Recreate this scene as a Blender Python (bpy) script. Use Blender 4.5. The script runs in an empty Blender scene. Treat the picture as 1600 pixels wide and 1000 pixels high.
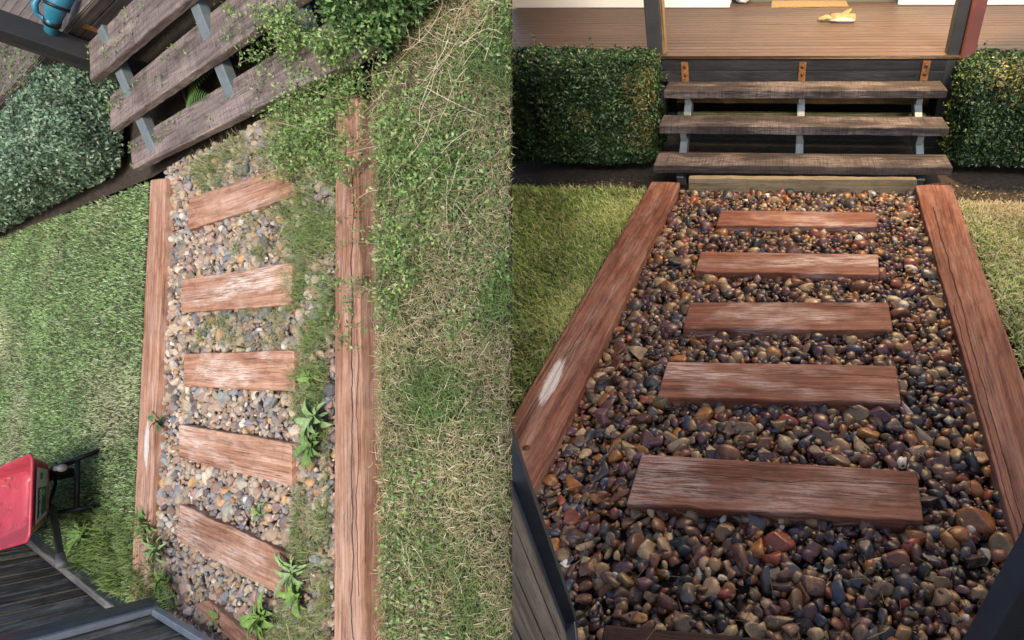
import bpy, bmesh, math, random
import numpy as np
from mathutils import Matrix, Vector, noise

random.seed(7)
rng = np.random.default_rng(11)
R = math.radians
SC = bpy.context.scene
COL = SC.collection

# ------------------------------------------------------------------ camera
FPX, PPX, PPY = 900.0, 1100.0, 500.0          # focal length and principal point on a 1600 x 1000 plate
def cdir(x, y): return np.array([(x - PPX) / FPX, -(y - PPY) / FPX, -1.0])
def nz(v): v = np.asarray(v, float); return v / np.linalg.norm(v)
def axes(vp, vq, k, sign):                     # rows: x, y (along the path), z (up) of a garden in camera axes
    Y = nz(cdir(*vp)); Z = nz(np.cross(Y, cdir(*vq)))
    if Z[k] * sign < 0: Z = -Z
    return np.array([np.cross(Y, Z), Y, Z])
RB = axes((1295, -202), (-8533, 140), 1, 1)    # tidy garden (world axes)
RA = axes((503, -5300), (-600, 573), 2, 1)     # overgrown garden on its own slope
HB, HA = 1.6, 1.4

cam = bpy.data.cameras.new('camera'); camo = bpy.data.objects.new('camera', cam); COL.objects.link(camo)
cam.sensor_fit = 'HORIZONTAL'; cam.sensor_width = 36; cam.lens = FPX / 1600 * 36
cam.shift_x = (800 - PPX) / 1600; cam.clip_start = .05; cam.clip_end = 500
m = Matrix([list(RB[i]) + [0] for i in range(3)] + [[0, 0, 0, 1]]); m.translation = (0, 0, HB)
camo.matrix_world = m
SC.camera = camo

# ------------------------------------------------------------------ sky, sun, exposure
SUN = nz((.25, -.78, .60))
w = bpy.data.worlds.new('World'); SC.world = w; w.use_nodes = True
nt = w.node_tree; bg = nt.nodes['Background']
sky = nt.nodes.new('ShaderNodeTexSky'); sky.sky_type = 'NISHITA'; sky.sun_disc = False
sky.sun_elevation = math.asin(SUN[2]); sky.sun_rotation = math.atan2(SUN[0], SUN[1])
sky.air_density = 1.0; sky.dust_density = 3.0; sky.ozone_density = 1.0
nt.links.new(sky.outputs[0], bg.inputs[0]); bg.inputs[1].default_value = .14
sl = bpy.data.lights.new('sun', 'SUN'); sl.energy = 1.3; sl.angle = R(14); sl.color = (1, .95, .88)
so = bpy.data.objects.new('sun', sl); COL.objects.link(so)
so.rotation_euler = Vector(-SUN).to_track_quat('-Z', 'Y').to_euler()
SC.view_settings.view_transform = 'Standard'; SC.view_settings.look = 'None'
SC.view_settings.exposure = .75; SC.view_settings.gamma = 1; SC.view_settings.use_curve_mapping = False

# ------------------------------------------------------------------ frames
class Frame:
    def __init__(s, Rm, H):
        s.R, s.H = Rm, H
        rot = RB @ Rm.T
        s.M = Matrix([list(rot[i]) + [0] for i in range(3)] + [[0, 0, 0, 1]])
        s.M.translation = Vector(rot @ np.array([0, 0, -H]) + np.array([0, 0, HB]))
        s.cam = np.array([0, 0, H])
    def g(s, x, y, z=0.):                      # where the sight line of a photo point meets height z
        v = s.R @ cdir(x, y); return s.cam + v * ((z - s.H) / v[2])
    def on(s, x, y, pt, n):                    # ... or an upright plane
        v = s.R @ cdir(x, y); return s.cam + v * (np.dot(np.asarray(pt) - s.cam, n) / np.dot(v, n))
    def px(s, p):
        c = (np.atleast_2d(p) - s.cam) @ s.R
        return np.stack([PPX + FPX * c[:, 0] / -c[:, 2], PPY - FPX * c[:, 1] / -c[:, 2], -c[:, 2]], 1)
    def edge(s, x):                            # the plane that bounds a garden at its side
        a, b = s.R @ cdir(x, 0), s.R @ cdir(x, 1000); return s.cam, nz(np.cross(a, b))
A, B = Frame(RA, HA), Frame(RB, HB)
XSPLIT = 800.5

# ------------------------------------------------------------------ mesh helpers
def fast_mesh(name, v, f, col=None, uv=None, smooth=False):
    v = np.asarray(v, np.float32); f = np.asarray(f, np.int32)
    me = bpy.data.meshes.new(name); n, k = f.shape
    me.vertices.add(len(v)); me.vertices.foreach_set('co', v.ravel())
    me.loops.add(n * k); me.loops.foreach_set('vertex_index', f.ravel())
    me.polygons.add(n); me.polygons.foreach_set('loop_start', np.arange(0, n * k, k, dtype=np.int32))
    if smooth: me.polygons.foreach_set('use_smooth', np.ones(n, bool))
    if col is not None:
        ca = me.color_attributes.new('Col', 'FLOAT_COLOR', 'POINT')
        c = np.ones((len(v), 4), np.float32); c[:, :3] = col; ca.data.foreach_set('color', c.ravel())
    if uv is not None:
        ul = me.uv_layers.new(name='UVMap'); ul.data.foreach_set('uv', np.asarray(uv, np.float32)[f.ravel()].ravel())
    me.update(calc_edges=True); me.validate()
    return me

def pymesh(name, v, f, uv=None, smooth=False):
    me = bpy.data.meshes.new(name); me.from_pydata([tuple(p) for p in v], [], [tuple(int(i) for i in q) for q in f])
    if uv is not None:
        ul = me.uv_layers.new(name='UVMap')
        for lp in me.loops: ul.data[lp.index].uv = uv[lp.vertex_index]
    if smooth: me.polygons.foreach_set('use_smooth', np.ones(len(me.polygons), bool))
    return me

def tag(o, label=None, cat=None, group=None, kind=None):
    for k, v in (('label', label), ('category', cat), ('group', group), ('kind', kind)):
        if v: o[k] = v
    return o

def put(name, me, F, base, mat, parent=None):
    o = bpy.data.objects.new(name, me); COL.objects.link(o)
    if me is not None and mat is not None and not me.materials: me.materials.append(mat)
    if parent is not None: o.parent = parent
    else: o.matrix_world = F.M @ Matrix.Translation(Vector(base))
    return o

def thing(name, F, base, label, cat, group=None):
    o = put(name, None, F, base, None); o.empty_display_size = .1
    o['_b'] = [float(x) for x in base]; return tag(o, label, cat, group)

def clip_mesh(me, co, no, cap=True):
    bm = bmesh.new(); bm.from_mesh(me)
    r = bmesh.ops.bisect_plane(bm, geom=bm.verts[:] + bm.edges[:] + bm.faces[:], plane_co=Vector(co), plane_no=Vector(no), clear_outer=True)
    if cap:
        ed = [e for e in r['geom_cut'] if isinstance(e, bmesh.types.BMEdge)]
        if ed: bmesh.ops.edgenet_fill(bm, edges=ed)
    bm.to_mesh(me); bm.free(); return me

def bound(F):                                   # (co, no) with the outside on +no
    co, n = F.edge(XSPLIT); t = F.g(1200, 700) if F is A else F.g(400, 700)
    if np.dot(t - co, n) < 0: n = -n
    return co, n
BOUND = {A: bound(A), B: bound(B)}

def mesh_obj(name, v, f, F, mat, parent=None, base=None, uv=None, smooth=False, clip=False):
    v = np.asarray(v, float)
    if clip:
        me = pymesh(name, v, f, uv, smooth); co, n = BOUND[F]; clip_mesh(me, co, n)
    if parent is not None: base = np.array(parent['_b']) if '_b' in parent else np.array(parent.get('_b', (0, 0, 0)))
    elif base is None:
        base = v.mean(0); base[2] = v[:, 2].min()
    if clip: me.transform(Matrix.Translation(-Vector(base)))
    else: me = pymesh(name, v - base, f, uv, smooth)
    o = put(name, me, F, base, mat, parent); o['_b'] = [float(x) for x in base]
    return o

def plank_data(c, th, nu=24, nv=5, r=.008, amp=.0025, seed=0., up=(0, 0, 1)):
    """rounded, slightly uneven timber; c = top corners a0,a1 (start edge), b0,b1 (end edge)"""
    a0, a1, b0, b1 = [np.asarray(p, float) for p in c]; up = nz(up)
    L = np.linalg.norm((b0 + b1 - a0 - a1) / 2)
    V, UV, Fc = [], [], []
    ts = [0, .004 / max(L, .05)] + list(np.linspace(0, 1, nu + 1)[1:-1]) + [1 - .004 / max(L, .05), 1]
    for si, t in enumerate(ts):
        l, rr = a0 + (b0 - a0) * t, a1 + (b1 - a1) * t
        W = np.linalg.norm(rr - l); ac = (rr - l) / W
        e = .5 * r if si in (0, len(ts) - 1) else 0
        rad = min(r, W * .3, th * .3)
        prof = [(e, -th + e), (e, -th * .5), (e, -rad - e), (rad * .3 + e, -rad * .3 - e), (rad + e, -e)]
        prof += [(rad + (W - 2 * rad) * i / nv, -e) for i in range(1, nv)]
        prof += [(W - rad - e, -e), (W - rad * .3 - e, -rad * .3 - e), (W - e, -rad - e), (W - e, -th * .5), (W - e, -th + e)]
        s = 0; pp = None
        for (x, z) in prof:
            if pp: s += math.hypot(x - pp[0], z - pp[1])
            pp = (x, z)
            p = l + ac * x + up * z
            q = Vector((t * L * 5 + seed, x * 14, z * 14 + seed * .3))
            q2 = Vector((t * L * 26 + seed, x * 40, z * 40))
            n1, n2 = noise.noise(q), noise.noise(q2)
            edge = 1.0 if (x < rad * 1.2 or x > W - rad * 1.2) else .45
            p = p + up * (amp * n1 * .9 + amp * .5 * n2 * edge) + ac * (amp * edge * (n2 + n1) * (1 if x < W / 2 else -1) * (1 if edge == 1 else 0))
            V.append(p); UV.append((t * L + seed * 3.1, s + seed * 1.7))
    k = len(prof)
    for i in range(len(ts) - 1):
        for j in range(k):
            jn = (j + 1) % k
            Fc.append((i * k + j, i * k + jn, (i + 1) * k + jn, (i + 1) * k + j))
    Fc.append(tuple(range(k))[::-1]); Fc.append(tuple((len(ts) - 1) * k + j for j in range(k)))
    # orientation: make the top face up
    n = np.cross(V[k + k // 2 + 1] - V[k + k // 2], V[2 * k + k // 2] - V[k + k // 2])
    if np.dot(n, up) < 0: Fc = [q[::-1] for q in Fc]
    return V, Fc, UV

_seed = [1.]
def plank(name, F, c, th, mat, parent=None, clip=False, **kw):
    _seed[0] += 1.37
    kw.setdefault('seed', _seed[0])
    V, Fc, UV = plank_data(c, th, **kw)
    return mesh_obj(name, V, Fc, F, mat, parent, uv=UV, smooth=False, clip=clip)

def beam(name, F, p, q, w_, h_, mat, parent=None, side=None, **kw):
    """straight bar from p to q (centre line), w_ across, h_ high"""
    p, q = np.asarray(p, float), np.asarray(q, float); d_ = nz(q - p)
    if side is None:
        side = np.cross(d_, (0, 0, 1))
        if np.linalg.norm(side) < .1: side = np.cross(d_, (0, 1, 0))
    side = nz(np.asarray(side, float) - d_ * np.dot(side, d_)); up = nz(np.cross(side, d_))
    kw.setdefault('nu', 6); kw.setdefault('nv', 2); kw.setdefault('r', .004); kw.setdefault('amp', .0)
    if up[2] < -.05: up = -up
    t = up * h_ / 2; s = side * w_ / 2
    return plank(name, F, (p - s + t, p + s + t, q - s + t, q + s + t), h_, mat, parent, up=up, **kw)

def tube(name, F, pts, rad, mat, parent=None, n=10, cap=True, base=None):
    pts = [np.asarray(p, float) for p in pts]; rad = [rad] * len(pts) if np.isscalar(rad) else rad
    V, Fc = [], []
    ref = np.array((0.3, .2, 1.))
    for i, p in enumerate(pts):
        d_ = nz(pts[min(i + 1, len(pts) - 1)] - pts[max(i - 1, 0)])
        a = np.cross(d_, ref)
        if np.linalg.norm(a) < .1: a = np.cross(d_, (1, 0, 0))
        a = nz(a); b = np.cross(d_, a)
        for k in range(n):
            V.append(p + rad[i] * (a * math.cos(2 * math.pi * k / n) + b * math.sin(2 * math.pi * k / n)))
    for i in range(len(pts) - 1):
        for k in range(n):
            Fc.append((i * n + k, i * n + (k + 1) % n, (i + 1) * n + (k + 1) % n, (i + 1) * n + k))
    if cap: Fc += [tuple(range(n))[::-1], tuple((len(pts) - 1) * n + k for k in range(n))]
    return mesh_obj(name, V, Fc, F, mat, parent, smooth=True, base=base)

def inpoly(p, poly):
    x, y = p[:, 0], p[:, 1]; r = np.zeros(len(p), bool); n = len(poly)
    for i in range(n):
        x0, y0 = poly[i][:2]; x1, y1 = poly[(i + 1) % n][:2]
        c = ((y0 > y) != (y1 > y)); xs = (x1 - x0) * (y - y0) / ((y1 - y0) if y1 != y0 else 1e-9) + x0
        r ^= c & (x < xs)
    return r

def scatter(poly, n):
    q = np.array([p[:2] for p in poly]); lo, hi = q.min(0), q.max(0); out = np.zeros((0, 2))
    while len(out) < n:
        p = rng.uniform(lo, hi, (n * 2, 2)); out = np.vstack([out, p[inpoly(p, q)]])
    return out[:n]

# ------------------------------------------------------------------ materials
class NT:
    def __init__(s, name):
        s.m = bpy.data.materials.new(name); s.m.use_nodes = True; s.t = s.m.node_tree
        s.b = s.t.nodes['Principled BSDF']; s.out = s.t.nodes['Material Output']
    def n(s, typ, **kw):
        nd = s.t.nodes.new(typ)
        for k, v in kw.items():
            if k.startswith('i_'):
                key = k[2:]; key = int(key) if key.isdigit() else key
                nd.inputs[key].default_value = v
            else: setattr(nd, k, v)
        return nd
    def l(s, a, b): s.t.links.new(a, b)
    def math(s, op, a, b=None, c=None, clamp=False):
        nd = s.n('ShaderNodeMath', operation=op, use_clamp=clamp)
        for i, q in enumerate((a, b, c)):
            if q is None: continue
            if isinstance(q, (int, float)): nd.inputs[i].default_value = q
            else: s.l(q, nd.inputs[i])
        return nd.outputs[0]
    def mix(s, fac, a, b, typ='MIX'):
        nd = s.n('ShaderNodeMix', data_type='RGBA', blend_type=typ)
        for i, q in ((0, fac), (6, a), (7, b)):
            if isinstance(q, (int, float)): nd.inputs[i].default_value = q
            elif isinstance(q, tuple): nd.inputs[i].default_value = (*q[:3], 1)
            else: s.l(q, nd.inputs[i])
        return nd.outputs[2]
    def ramp(s, fac, pos):
        nd = s.n('ShaderNodeValToRGB'); e = nd.color_ramp.elements
        while len(e) < len(pos): e.new(.5)
        for el, (p, c) in zip(e, pos):
            el.position = p; el.color = (c, c, c, 1) if isinstance(c, (int, float)) else (*c, 1)
        s.l(fac, nd.inputs[0]); return nd.outputs[0]
    def noise(s, vec, scale, detail=4, rough=.55, dist=0.):
        nd = s.n('ShaderNodeTexNoise', i_Scale=scale, i_Detail=detail, i_Roughness=rough, i_Distortion=dist)
        if vec is not None: s.l(vec, nd.inputs['Vector'])
        return nd.outputs[0]
    def mapv(s, vec, scale=(1, 1, 1), loc=(0, 0, 0)):
        nd = s.n('ShaderNodeMapping'); s.l(vec, nd.inputs[0])
        nd.inputs['Scale'].default_value = scale; nd.inputs['Location'].default_value = loc
        return nd.outputs[0]
    def bump(s, h, strength=.3, dist=.01):
        nd = s.n('ShaderNodeBump', i_Strength=strength, i_Distance=dist); s.l(h, nd.inputs['Height']); s.l(nd.outputs[0], s.b.inputs['Normal'])
    def set(s, **kw):
        for k, v in kw.items(): s.b.inputs[k.replace('_', ' ')].default_value = v

def wood(name, c0, c1, c2, wear=0., wearcol=(.62, .56, .52), rough=.75, cracks=(), paint=None, grain=1., moss=None, reed=0, cs=1., spec=.3, tone=.08, saw=0):
    M = NT(name); uvn = M.n('ShaderNodeUVMap'); uv = uvn.outputs[0]
    g1 = M.noise(M.mapv(uv, (1.7, 46 * grain, 1)), 1.0, 9, .68, .7)
    g2 = M.noise(M.mapv(uv, (6, 400 * grain, 1)), 1.0, 4, .6, .1)
    big = M.noise(M.mapv(uv, (1.6, 4.5, 1), (5, 3, 0)), 1.0, 5, .62, .5)
    blot = M.noise(M.mapv(uv, (15, 17, 1), (1, 9, 0)), 1.0, 7, .72)
    spl = M.noise(M.mapv(uv, (1.0, 70, 1), (11, 4, 0)), 1.0, 2, .5, .25)
    c = M.mix(M.ramp(g1, [(.37, 0), (.60, 1)]), tuple(x * .8 for x in c0), c1)
    c = M.mix(M.ramp(big, [(.38, 0), (.62, 1)]), c, M.mix(M.ramp(g1, [(.38, 0), (.60, 1)]), tuple(x * .85 for x in c1), c2))
    c = M.mix(M.ramp(g2, [(.34, .6), (.47, 0)]), c, tuple(x * .4 for x in c0))
    c = M.mix(M.ramp(blot, [(.50, 0), (.72, .55)]), c, tuple(x * .42 for x in c0))
    fis = M.math('MULTIPLY', M.ramp(M.math('ABSOLUTE', M.math('SUBTRACT', spl, .5)), [(0, 1), (.012, 0)]), M.ramp(M.noise(M.mapv(uv, (2.2, 9, 1), (4, 4, 0)), 1., 3), [(.46, 0), (.56, 1)]))
    c = M.mix(M.math('MULTIPLY', fis, .75), c, tuple(x * .14 for x in c0))
    # knots
    vo = M.n('ShaderNodeTexVoronoi', i_Scale=1.0, i_Randomness=1.0); M.l(M.mapv(uv, (2.1, 7., 1), (3.3, 1.2, 0)), vo.inputs[0])
    kd = M.math('ADD', vo.outputs[0], M.math('MULTIPLY', M.math('SUBTRACT', g1, .5), .12))
    kn = M.ramp(kd, [(.045, 1), (.085, .25), (.10, .7), (.14, 0)])
    c = M.mix(M.math('MULTIPLY', kn, .7), c, tuple(x * .35 for x in c0))
    if wear:
        wv = M.noise(M.mapv(uv, (9, 120, 1), (7, 2, 0)), 1.0, 9, .8, .3)
        wb = M.noise(M.mapv(uv, (2.6, 7, 1), (2, 8, 0)), 1.0, 3, .5)
        mk = M.math('MULTIPLY', M.ramp(wv, [(.44, 0), (.56, 1)]), M.ramp(wb, [(.47, 0), (.60, 1)]))
        c = M.mix(M.math('MULTIPLY', mk, wear), c, wearcol)
    if moss:
        ms = M.noise(M.mapv(uv, (9, 9, 1)), 1.0, 6, .7)
        c = M.mix(M.ramp(ms, [(.48, 0), (.62, .8)]), c, moss)
    h = M.math('SUBTRACT', M.math('ADD', M.math('MULTIPLY', g1, .6), M.math('MULTIPLY', g2, .55)), M.math('MULTIPLY', fis, .8))
    if saw:
        sw = M.noise(M.mapv(uv, (170, 5, 1)), 1., 3, .6); c = M.mix(M.ramp(sw, [(.40, .5), (.52, 0)]), c, tuple(x * .35 for x in c0)); h = M.math('ADD', h, M.math('MULTIPLY', sw, .6))
    sep = M.n('ShaderNodeSeparateXYZ'); M.l(uv, sep.inputs[0])
    for (v0, u0, u1, wd) in cracks:           # long drying cracks: across position, start, end, width (m)
        nn = M.noise(M.mapv(uv, (3., .2, 1), (v0 * 90, 0, 0)), 1.0, 6, .6)
        off = M.math('MULTIPLY', M.math('SUBTRACT', nn, .5), .085)
        dd = M.math('ABSOLUTE', M.math('SUBTRACT', M.math('SUBTRACT', sep.outputs[1], v0), off))
        inu = M.math('MULTIPLY', M.math('GREATER_THAN', sep.outputs[0], u0), M.math('LESS_THAN', sep.outputs[0], u1))
        mk = M.math('MULTIPLY', M.ramp(M.math('DIVIDE', dd, wd), [(.3, 1), (1., 0)]), inu)
        c = M.mix(M.math('MULTIPLY', mk, .9), c, tuple(x * .10 for x in c0)); h = M.math('SUBTRACT', h, M.math('MULTIPLY', mk, 2.5))
    if paint:                                   # spilt white paint: centre u, v and half sizes
        u0, v0, ru, rv = paint
        du = M.math('DIVIDE', M.math('SUBTRACT', sep.outputs[0], u0), ru); dv = M.math('DIVIDE', M.math('SUBTRACT', sep.outputs[1], v0), rv)
        r2 = M.math('ADD', M.math('MULTIPLY', du, du), M.math('MULTIPLY', dv, dv))
        pn = M.noise(M.mapv(uv, (9, 70, 1)), 1.0, 8, .78)
        mk = M.ramp(M.math('ADD', r2, M.math('MULTIPLY', M.math('SUBTRACT', pn, .5), 3.2)), [(.55, 1), (.8, 0)])
        c = M.mix(M.math('MULTIPLY', mk, M.ramp(g2, [(.38, .25), (.5, .88)])), c, (.72, .70, .70))
    ri = M.n('ShaderNodeObjectInfo').outputs['Random']
    c = M.mix(1., c, M.ramp(ri, [(0, 1 - tone), (1, 1 + tone * .6)]), 'MULTIPLY')
    if reed:
        rd = M.math('SINE', M.math('MULTIPLY', sep.outputs[1], reed)); h = M.math('ADD', h, M.math('MULTIPLY', rd, 1.2))
    M.l(c, M.b.inputs['Base Color'])
    rr = M.math('ADD', M.math('MULTIPLY', g1, .25), rough - .12); M.l(rr, M.b.inputs['Roughness'])
    M.b.inputs['Specular IOR Level'].default_value = spec
    M.bump(h, .8, .005 * cs)
    return M.m

def plain(name, col, rough=.5, metal=0., nscale=8., var=.25, bumpn=.15, spot=None, coat=0):
    M = NT(name); tc = M.n('ShaderNodeTexCoord').outputs['Object']
    n1 = M.noise(tc, nscale, 6, .62); n2 = M.noise(tc, nscale * 7, 4, .6)
    c = M.mix(M.ramp(n1, [(.3, 0), (.7, 1)]), tuple(x * (1 - var) for x in col), tuple(min(1, x * (1 + var)) for x in col))
    if spot: c = M.mix(M.ramp(n2, [(spot[1], 0), (spot[1] + .1, .85)]), c, spot[0])
    M.l(c, M.b.inputs['Base Color']); M.l(M.math('ADD', M.math('MULTIPLY', n1, .3), rough - .15), M.b.inputs['Roughness'])
    M.set(Metallic=metal); M.bump(n2, bumpn, .003)
    if coat: M.b.inputs['Coat Weight'].default_value = coat
    return M.m

def attr_mat(name, rough=.6, transl=0., spec=.3, speck=0., obj=False, bumps=0., nsc=60):
    M = NT(name)
    if obj: c = M.n('ShaderNodeObjectInfo').outputs['Color']
    else: c = M.n('ShaderNodeVertexColor', layer_name='Col').outputs[0]
    if speck:
        tc = M.n('ShaderNodeTexCoord').outputs['Object']
        if obj:
            ad = M.n('ShaderNodeVectorMath', operation='MULTIPLY_ADD'); M.l(M.n('ShaderNodeObjectInfo').outputs['Location'], ad.inputs[0]); ad.inputs[1].default_value = (60, 60, 60)
            M.l(tc, ad.inputs[2]); tc = ad.outputs[0]
        n1 = M.noise(tc, nsc, 6, .7, .4); n2 = M.noise(M.mapv(tc, (nsc * 3.5,) * 3), 1., 3, .6)
        n0 = M.noise(M.mapv(tc, (nsc * .5, nsc * 1.6, nsc * .9)), 1., 3, .6, 1.)
        c = M.mix(speck, c, M.mix(M.ramp(n1, [(.32, 0), (.68, 1)]), (.30, .28, .27), (1.0, .97, .92)), 'MULTIPLY')
        c = M.mix(M.ramp(n0, [(.6, 0), (.72, .35)]), c, (.34, .24, .15))
        c = M.mix(M.ramp(n2, [(.64, 0), (.74, .4)]), c, (.4, .37, .33))
        rn = M.math('ADD', M.math('MULTIPLY', n1, .4), rough - .2); M.l(rn, M.b.inputs['Roughness'])
    else: M.set(Roughness=rough)
    if bumps: M.bump(n1, bumps, .004)
    M.b.inputs['Specular IOR Level'].default_value = spec
    M.l(c, M.b.inputs['Base Color'])
    if transl:
        t = M.n('ShaderNodeBsdfTranslucent'); M.l(c, t.inputs[0]); mx = M.n('ShaderNodeMixShader', i_0=transl)
        M.l(M.b.outputs[0], mx.inputs[1]); M.l(t.outputs[0], mx.inputs[2]); M.l(mx.outputs[0], M.out.inputs[0])
    return M.m

def soil(name, c0, c1, scale=30):
    M = NT(name); tc = M.n('ShaderNodeTexCoord').outputs['Object']
    n1 = M.noise(tc, scale, 8, .7); n2 = M.noise(tc, scale * .12, 4, .6)
    c = M.mix(M.ramp(n1, [(.3, 0), (.7, 1)]), c0, c1); c = M.mix(M.ramp(n2, [(.4, 0), (.7, .5)]), c, tuple(x * .5 for x in c0))
    M.l(c, M.b.inputs['Base Color']); M.set(Roughness=.95); M.bump(n1, .9, .02); return M.m

MT = {}
MT['leaf'] = attr_mat('leaf', .38, .22, .5)
MT['grass'] = attr_mat('grass', .55, .3, .3)
MT['straw'] = attr_mat('straw', .7, .2, .2)
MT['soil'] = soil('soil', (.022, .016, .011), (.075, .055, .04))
MT['turf_soil'] = soil('turf_soil', (.035, .032, .016), (.09, .08, .045))
MT['dry_soil'] = soil('dry_soil', (.035, .028, .018), (.10, .08, .05))
MT['gravel_soil_b'] = soil('gravel_soil_wet', (.012, .009, .008), (.04, .03, .025))
MT['gravel_soil_a'] = soil('gravel_soil_dry', (.05, .04, .03), (.13, .105, .08))
MT['pebble_wet_obj'] = attr_mat('wet_pebble', .36, 0, .55, .75, True, .6, 1.5)
MT['pebble_wet'] = attr_mat('wet_pebble_mass', .36, 0, .55, .75, False, .6)
MT['pebble_dry_obj'] = attr_mat('dry_pebble', .75, 0, .3, .5, True, .35, 1.0)
MT['pebble_dry'] = attr_mat('dry_pebble_mass', .75, 0, .3, .5, False, .35, 45)
MT['galv'] = plain('galvanised_steel', (.17, .20, .215), .5, .3, 14, .2, .1)
MT['rust'] = plain('rusty_steel', (.26, .11, .035), .85, .2, 30, .5, .5, ((.05, .025, .015), .58))
MT['bolt'] = plain('rusty_bolt', (.09, .04, .02), .8, .3, 40, .4)
MT['charcoal'] = plain('charcoal_paint', (.030, .031, .034), .55, 0, 9, .25, .12)
MT['redpipe'] = plain('red_brown_paint', (.17, .055, .045), .5, 0, 6, .15, .05)
MT['white'] = plain('white_cladding', (.72, .72, .70), .6, 0, 3, .05, .05)
MT['door'] = plain('grey_green_sill', (.10, .11, .09), .5, 0, 5, .15)
MT['mat'] = plain('coir', (.33, .22, .09), .95, 0, 60, .35, .8)
MT['bluesteel'] = plain('blue_grey_steel', (.070, .090, .118), .45, .3, 10, .2, .08)
MT['black'] = plain('black_steel', (.012, .013, .014), .45, .2, 12, .3, .08)
MT['rubber'] = plain('black_rubber', (.012, .012, .012), .8, 0, 20, .3, .2)
MT['grip'] = plain('grey_grip', (.09, .095, .10), .6, 0, 20, .3, .1)
MT['core'] = plain('twig_core', (.012, .016, .008), .95, 0, 12, .5, .4)
MT['teal'] = plain('teal_plastic', (.025, .17, .27), .35, 0, 8, .15, .05)
MT['glove'] = plain('tan_leather', (.33, .23, .10), .8, 0, 25, .25, .3)
MT['glove_cloth'] = plain('grey_cloth', (.42, .40, .37), .9, 0, 40, .2, .3)
MT['bag'] = plain('thin_plastic', (.55, .60, .68), .3, 0, 15, .15, .2)
MT['lampglass'] = plain('lamp_glass', (.8, .7, .5), .3)
red_b = ((.108, .036, .024), (.225, .080, .050), (.36, .178, .122))
red_a = ((.28, .125, .078), (.46, .24, .155), (.63, .40, .295))
MT['tread'] = wood('dark_tread', (.022, .018, .018), (.055, .043, .042), (.115, .092, .088), .8, (.27, .22, .20), .72, grain=.9, saw=1)
MT['tread_a'] = wood('dark_tread_dry', (.11, .082, .077), (.21, .165, .155), (.32, .26, .245), .5, (.5, .40, .37), .8, grain=.9, saw=1)
MT['fascia'] = wood('charcoal_board', (.016, .016, .018), (.026, .026, .029), (.037, .037, .041), .25, (.13, .13, .135), .6, cs=.5)
MT['fascia_a'] = wood('charcoal_board_dry', (.045, .038, .038), (.065, .055, .056), (.09, .08, .08), .2, (.16, .15, .15), .7, cs=.5)
MT['deck'] = wood('varnished_deck', (.082, .034, .012), (.13, .057, .022), (.175, .082, .035), .0, rough=.38, tone=.25, reed=720, cs=1., spec=.35)
MT['deck_a'] = wood('grey_deck', (.15, .115, .105), (.21, .17, .155), (.27, .225, .21), .2, reed=720, cs=.8)
MT['pine'] = wood('weathered_pine', (.17, .13, .075), (.28, .225, .14), (.37, .31, .21), .2, (.4, .36, .24), .8)
MT['pine_brown'] = wood('brown_joist', (.14, .09, .045), (.22, .14, .07), (.28, .19, .10))
MT['pine_moss'] = wood('mossy_joist', (.12, .11, .055), (.19, .18, .09), (.27, .25, .14), moss=(.12, .14, .045))
MT['paling'] = wood('weathered_paling', (.10, .095, .09), (.22, .21, .20), (.40, .395, .385), .7, (.6, .6, .61), .85, moss=(.11, .115, .07), grain=1.1, tone=.45)
MT['plinth'] = wood('weathered_plinth', (.15, .14, .13), (.26, .25, .24), (.36, .35, .34), .5, (.5, .5, .5), .85, grain=1.2)
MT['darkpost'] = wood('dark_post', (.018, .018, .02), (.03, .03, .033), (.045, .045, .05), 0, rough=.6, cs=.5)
MT['gateboard'] = wood('gate_board', (.10, .10, .10), (.20, .20, .20), (.32, .32, .325), .3, (.4, .4, .4), .8, cracks=())
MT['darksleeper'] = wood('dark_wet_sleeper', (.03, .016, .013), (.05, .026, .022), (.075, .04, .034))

# ------------------------------------------------------------------ generators
def sheet(name, F, pix, z, mat, label=None, kind='structure', res=0, clip=True, extra=None):
    pts = [F.g(x, y, z) for x, y in pix] if extra is None else [np.array((x, y, z)) for x, y in extra]
    me = pymesh(name, pts, [tuple(range(len(pts)))])
    if clip: co, n = BOUND[F]; clip_mesh(me, co, n, cap=False)
    bm = bmesh.new(); bm.from_mesh(me)
    for f in bm.faces:
        if f.normal.z < 0: f.normal_flip()
    bm.to_mesh(me); bm.free()
    o = put(name, me, F, (0, 0, 0), mat); o['_b'] = [0., 0., 0.]; tag(o, label, None, None, kind); return o

def inside(F, P, margin=0):                     # stays on its own side of the boundary
    co, n = BOUND[F]; return ((P - co) @ n) < -margin

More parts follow.
